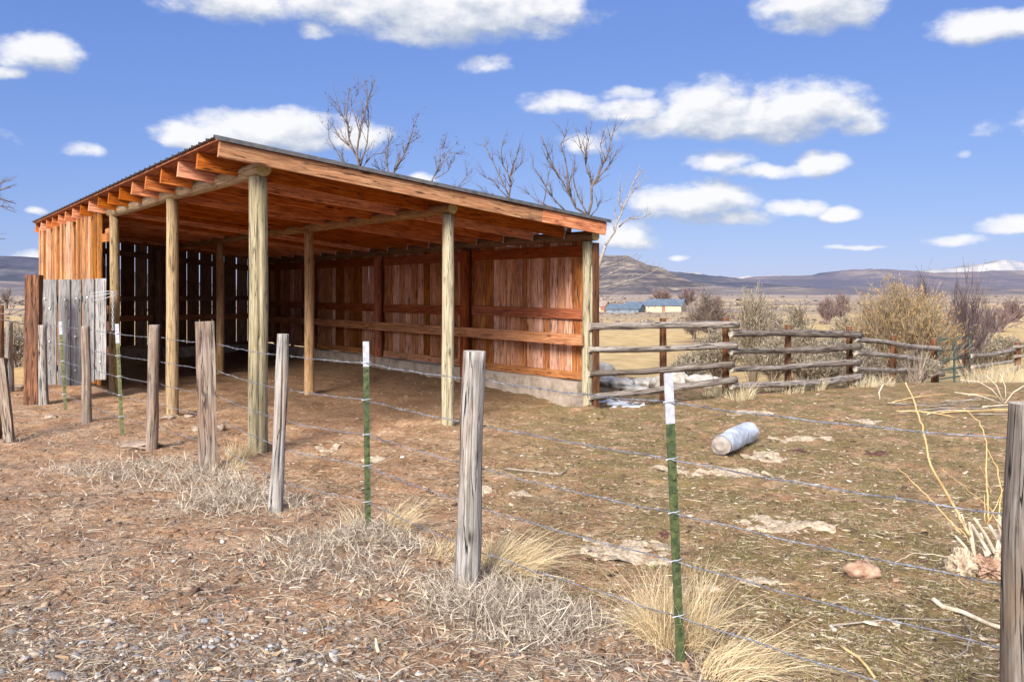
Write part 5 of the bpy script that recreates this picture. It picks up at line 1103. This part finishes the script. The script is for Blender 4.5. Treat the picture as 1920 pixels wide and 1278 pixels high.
# plastic roll
def roll():
    a = G(1352, 856); b = G(1403, 828); r = .102; a.z += r * .95; b.z += r; root = thing('plastic_roll', (a.x, a.y, a.z - r), 'crumpled milky plastic roll lying on the corral dirt', 'plastic roll')
    d = (b - a); L = d.length; s, u = perp(d); mb = MB(); n = 44; m_ = 26; B = 0
    for j in range(m_ + 1):
        t = j / m_
        for k in range(n):
            an = 2 * math.pi * k / n; rr = r * (1 + .20 * (float(fbm(math.cos(an) * 2 + 3, math.sin(an) * 2 + t * 5, 8, 4)) - .5) * 2 - .05 * (1 - t) ** 4)
            e = (float(fbm(an * 2, 3.3, 12)) - .5) * .07 * (1 if j in (0, m_) else 0); mb.v.append(a + d * (t + e) + s * math.cos(an) * rr + u * math.sin(an) * rr * (.92 + .08 * t))
    for j in range(m_):
        for k in range(n): k2 = (k + 1) % n; mb.face([j * n + k, (j + 1) * n + k, (j + 1) * n + k2, j * n + k2], [(0, 0)] * 4, t, 0, True)
    w = NT('milky_plastic'); co = w.n('TexCoord').outputs['Object']; nz = w.noise(co, 5, 5, .6)
    c = w.ramp(nz, [(.3, (.36, .34, .33)), (.5, (.52, .56, .64)), (.75, (.74, .78, .85))]); w.bump(w.noise(co, 17, 4), .7, .02)
    ti = w.n('Attribute', attribute_name='tint').outputs['Fac']; dn_ = w.math('ADD', ti, w.math('MULTIPLY', w.math('SUBTRACT', nz, .5), .9)); c = w.mix(w.ramp(dn_, [(.30, (.9,)), (.70, (0,))]), c, (.34, .27, .21)); w.b.inputs['Transmission Weight'].default_value = .25; w.b.inputs['IOR'].default_value = 1.2; w.b.inputs['Specular IOR Level'].default_value = .6; w.out(c, .38)
    mb.obj('sheet', w.m, root)
    mb = MB(); q = [Vector(mb2) for mb2 in []]
    c0 = a + d * .012; mb.v = [c0 + s * math.cos(2 * math.pi * k / 24) * r * .9 + u * math.sin(2 * math.pi * k / 24) * r * .86 for k in range(24)] + [c0 - d * .03 + s * math.cos(2 * math.pi * k / 24) * r * .45 + u * math.sin(2 * math.pi * k / 24) * r * .45 for k in range(24)]
    for k in range(24): k2 = (k + 1) % 24; mb.face([k, k2, 24 + k2, 24 + k], [(0, 0)] * 4, .5)
    mb.face([24 + k for k in range(24)], [(0, 0)] * 24, .5); mb.obj('inner_fold', simple('dusty_plastic', (.20, .16, .13), (.33, .28, .24), 12, .6, .5), root)
    c1 = b - d * .03; mb = MB(); mb.v = [c1 + s * math.cos(2 * math.pi * k / 24) * r * .93 + u * math.sin(2 * math.pi * k / 24) * r * .93 for k in range(24)]; mb.face(list(range(24)), [(0, 0)] * 24, .5); mb.obj('end_sheet', w.m, root)
roll()
# uprooted shrub at right
def CR(cx, cy): return (cx / 2.29 + 1240, cy / 2.29 + 720)
def stump():
    g = G(1850, 1075); D = g.y; root = thing('uprooted_shrub', g, 'uprooted pale shrub stump with long yellow canes beside the right post', 'stump')
    canes = [([(1325, 655), (1275, 555), (1155, 345), (1125, 200), (1095, 90), (1048, -8)], 11), ([(1285, 640), (1190, 530), (1100, 440), (1015, 360)], 6), ([(1460, 620), (1400, 520), (1300, 440), (1205, 365)], 5), ([(1405, 600), (1398, 400), (1395, 250), (1365, 160), (1295, 103)], 7),
             ([(1450, 590), (1458, 450), (1440, 350), (1398, 275)], 6), ([(1420, 480), (1395, 410), (1368, 350)], 4), ([(1400, 600), (1440, 510), (1475, 440)], 5), ([(1390, 590), (1387, 470)], 4), ([(1250, 745), (1170, 728), (1080, 726), (1000, 765)], 5), ([(1250, 600), (1300, 640), (1330, 690)], 5)]
    for i, (pts, w_) in enumerate(canes):
        ps = [P(*CR(x, y), D - .05 + .05 * math.sin(i * 2.1) * k) for k, (x, y) in enumerate(pts)]; mb = MB(); fine = []
        for a, b in zip(ps[:-1], ps[1:]):
            for q in range(5): fine.append(a.lerp(b, q / 5) + Vector((random.gauss(0, .0025), 0, random.gauss(0, .0025))))
        fine.append(ps[-1]); r = w_ / 2 / 2.29 / F * D; mb.tube(fine, [r * (1.15 - .75 * k / len(fine)) for k in range(len(fine))], 7); mb.obj('cane', M['cane_pale' if i == 8 else 'cane'], root)
    for (x0, y0, x1, y1, w_) in ((1345, 750, 1322, 590, 17), (1410, 730, 1330, 600, 17), (1440, 740, 1345, 575, 15), (1470, 720, 1405, 600, 18), (1440, 720, 1450, 560, 14), (1330, 740, 1262, 650, 13), (1480, 700, 1440, 580, 14), (1400, 740, 1370, 640, 20), (1500, 720, 1490, 560, 16), (1350, 760, 1290, 560, 9)):
        a = P(*CR(x0, y0), D); b = P(*CR(x1, y1), D - random.uniform(-.1, .1)); mb = MB(); r = w_ / 2 / 2.29 / F * D; mb.log([a, a.lerp(b, .5) + Vector((random.gauss(0, .008), 0, 0)), b], [r * 1.1, r, r * .75], n=9, sub=8, lump=.12, cap=0); mb.obj('cut_stem', M['cane_pale'], root)
    for (cx, cy, w_, h_, mt, sd) in ((1290, 790, 120, 150, 'bark', 3), (1400, 790, 180, 100, 'redrock', 7), (1480, 770, 160, 130, 'bark', 9)):
        x, y = CR(cx, cy); p = P(x, y, D); sx, sz = w_ / 2 / 2.29 / F * D, h_ / 2 / 2.29 / F * D
        nu, nv = 90, 56; U = np.linspace(0, 2 * np.pi, nu + 1)[:-1]; Vv = np.linspace(.02, np.pi - .02, nv); uu, vv_ = np.meshgrid(U, Vv); dx, dy, dz = np.cos(uu) * np.sin(vv_), np.sin(uu) * np.sin(vv_), np.cos(vv_)
        rg = 1 - np.abs(2 * fbm(dx * 2.2 + sd, dz * 1.4 + dy * 2 + sd, sd, 4) - 1); r = .5 + .6 * rg + (fbm(dx * 8, dz * 8 + dy * 6, sd + 2, 4) - .5) * .9
        V = np.stack([p.x + dx * r * sx, p.y + dy * r * sx, p.z + dz * r * sz], 2).reshape(-1, 3); i = np.arange((nv - 1) * nu).reshape(nv - 1, nu); j = (np.arange(nu) + 1) % nu
        Q = np.stack([i, i + nu, (i + nu) - np.arange(nu)[None] + j[None], i - np.arange(nu)[None] + j[None]], 2).reshape(-1, 4); mesh_np('root_ball', V, Q, mat=M[mt], parent=root)
    n = 160; B = np.tile(np.array(P(*CR(1380, 830), D))[None], (n, 1)) + rng.normal(0, 1, (n, 3)) * np.array([.10, .06, .02]); d = rng.normal(size=(n, 3)); d[:, 2] = -.2; d /= np.linalg.norm(d, axis=1, keepdims=True)
    V, Q, C = blades(B, d, rng.uniform(.05, .16, n), np.full(n, .006), rng.normal(0, .02, (n, 3)), 4, cols=palette(n, [(.60, .48, .34), (.35, .20, .12), (.5, .4, .3)])); mesh_np('roots', V, Q, mat=M['blade'], parent=root, col=C)
stump()
def stick(name, pts, r, mat, label, cat='stick', px=True, lift=.012, group=None):
    ps = []
    for (x, y) in pts: g = G(x, y); g.z += lift + r; ps.append(g)
    mb = MB(); fine = []
    for a, b in zip(ps[:-1], ps[1:]):
        m_ = max(2, int((b - a).length / .08))
        for q in range(m_): fine.append(a.lerp(b, q / m_) + Vector((random.gauss(0, r * .4), random.gauss(0, r * .4), random.gauss(0, r * .3))))
    fine.append(ps[-1]); mb.tube(fine, [r * (1.1 - .4 * k / len(fine)) for k in range(len(fine))], 8); return tag(mb.obj(name, M[mat], loc=ps[0]), label, cat, group)
stick('cut_pole', [(1747, 1130), (1800, 1155), (1885, 1188)], .012, 'cane_pale', 'smooth cut stick lying below the uprooted shrub')
stick('rusty_pipe', [(848, 1103), (905, 1128), (975, 1160)], .009, 'rust', 'thin rusty pipe poking from the foot of the thick split post', 'pipe')
stick('twig', [(1575, 1215), (1610, 1240), (1640, 1278)], .006, 'cane', 'tan twig low in the corral left of the right post')
stick('twig', [(1560, 1178), (1680, 1165), (1790, 1168)], .004, 'twig_pale', 'long thin grey twig below the uprooted shrub')
stick('twig', [(1805, 1166), (1822, 1195), (1812, 1225), (1790, 1240)], .004, 'twig_pale', 'curved grey twig hooking down beside the right post')
stick('twig', [(945, 880), (1010, 888), (1050, 893), (1076, 875)], .006, 'twig_pale', 'forked pale twig right of the thick split post')
# pile of long cut branches by the green gate
bp = thing('branch_pile', G(1780, 770), 'sprawling pile of long reddish cut branches before the green gate', 'branch pile')
for i in range(18):
    x = random.uniform(1655, 1860); y = random.uniform(745, 785) ; L = random.uniform(50, 160); a = G(x, y); b = G(min(x + L, 2000), y + random.uniform(-9, 9)); a.z += random.uniform(.01, .05); b.z += random.uniform(.01, .07)
    mid = a.lerp(b, .5) + Vector((0, random.uniform(-.2, .2), random.uniform(-.01, .09))); mb = MB(); pts = [a.lerp(mid, t).lerp(mid.lerp(b, t), t) for t in np.linspace(0, 1, 9)]
    mb.tube(pts, [.009 * (1.1 - .7 * t) * random.uniform(.8, 1.2) for t in np.linspace(0, 1, 9)], 5); mb.obj('branch', M[random.choice(['cane', 'cane_pale', 'twig_pale', 'twig_pale', 'pole'])], bp)
for (pts, r) in (([(1880, 755), (1860, 730), (1835, 715), (1800, 712)], .010), ([(1882, 756), (1868, 722), (1850, 705)], .010), ([(1884, 756), (1900, 735), (1925, 720)], .010), ([(1878, 757), (1840, 742), (1790, 735)], .010), ([(1886, 756), (1885, 725), (1875, 700)], .008), ([(1650, 750), (1648, 735), (1655, 722), (1660, 718)], .012)):
    mb = MB(); mb.tube([P(x, y, 11.2) for x, y in pts], [r, r * .8, r * .6, r * .4][:len(pts)], 6); mb.obj('branch', M['cane_pale'], bp)
# tangle hanging in the pole fence
tw = thing('dead_vine', P(1705, 740, 16.2), 'dead tangled tumbleweed stems caught on the pole fence before the rabbitbrush', 'weeds')
n = 240; base = np.array(P(1712, 742, 16.3)); tgt = np.stack([P_x for P_x in [np.array(P(random.uniform(1660, 1745), random.uniform(640, 735), 16.3 + random.uniform(-.4, .4))) for _ in range(n)]]); B = base[None] + rng.normal(0, .12, (n, 3)) * np.array([1.2, .6, .3]); d = tgt - B; ln = np.linalg.norm(d, axis=1); d /= ln[:, None]
V, Q, C = blades(B, d, ln, np.full(n, .012), rng.normal(0, .09, (n, 3)), 6, cols=palette(n, [(.36, .28, .21), (.46, .37, .28), (.28, .21, .16)], .1)); mesh_np('stems', V, Q, mat=M['shrub'], parent=tw, col=C)
print('objects', len(bpy.data.objects), 'verts', sum(len(m.vertices) for m in bpy.data.meshes))
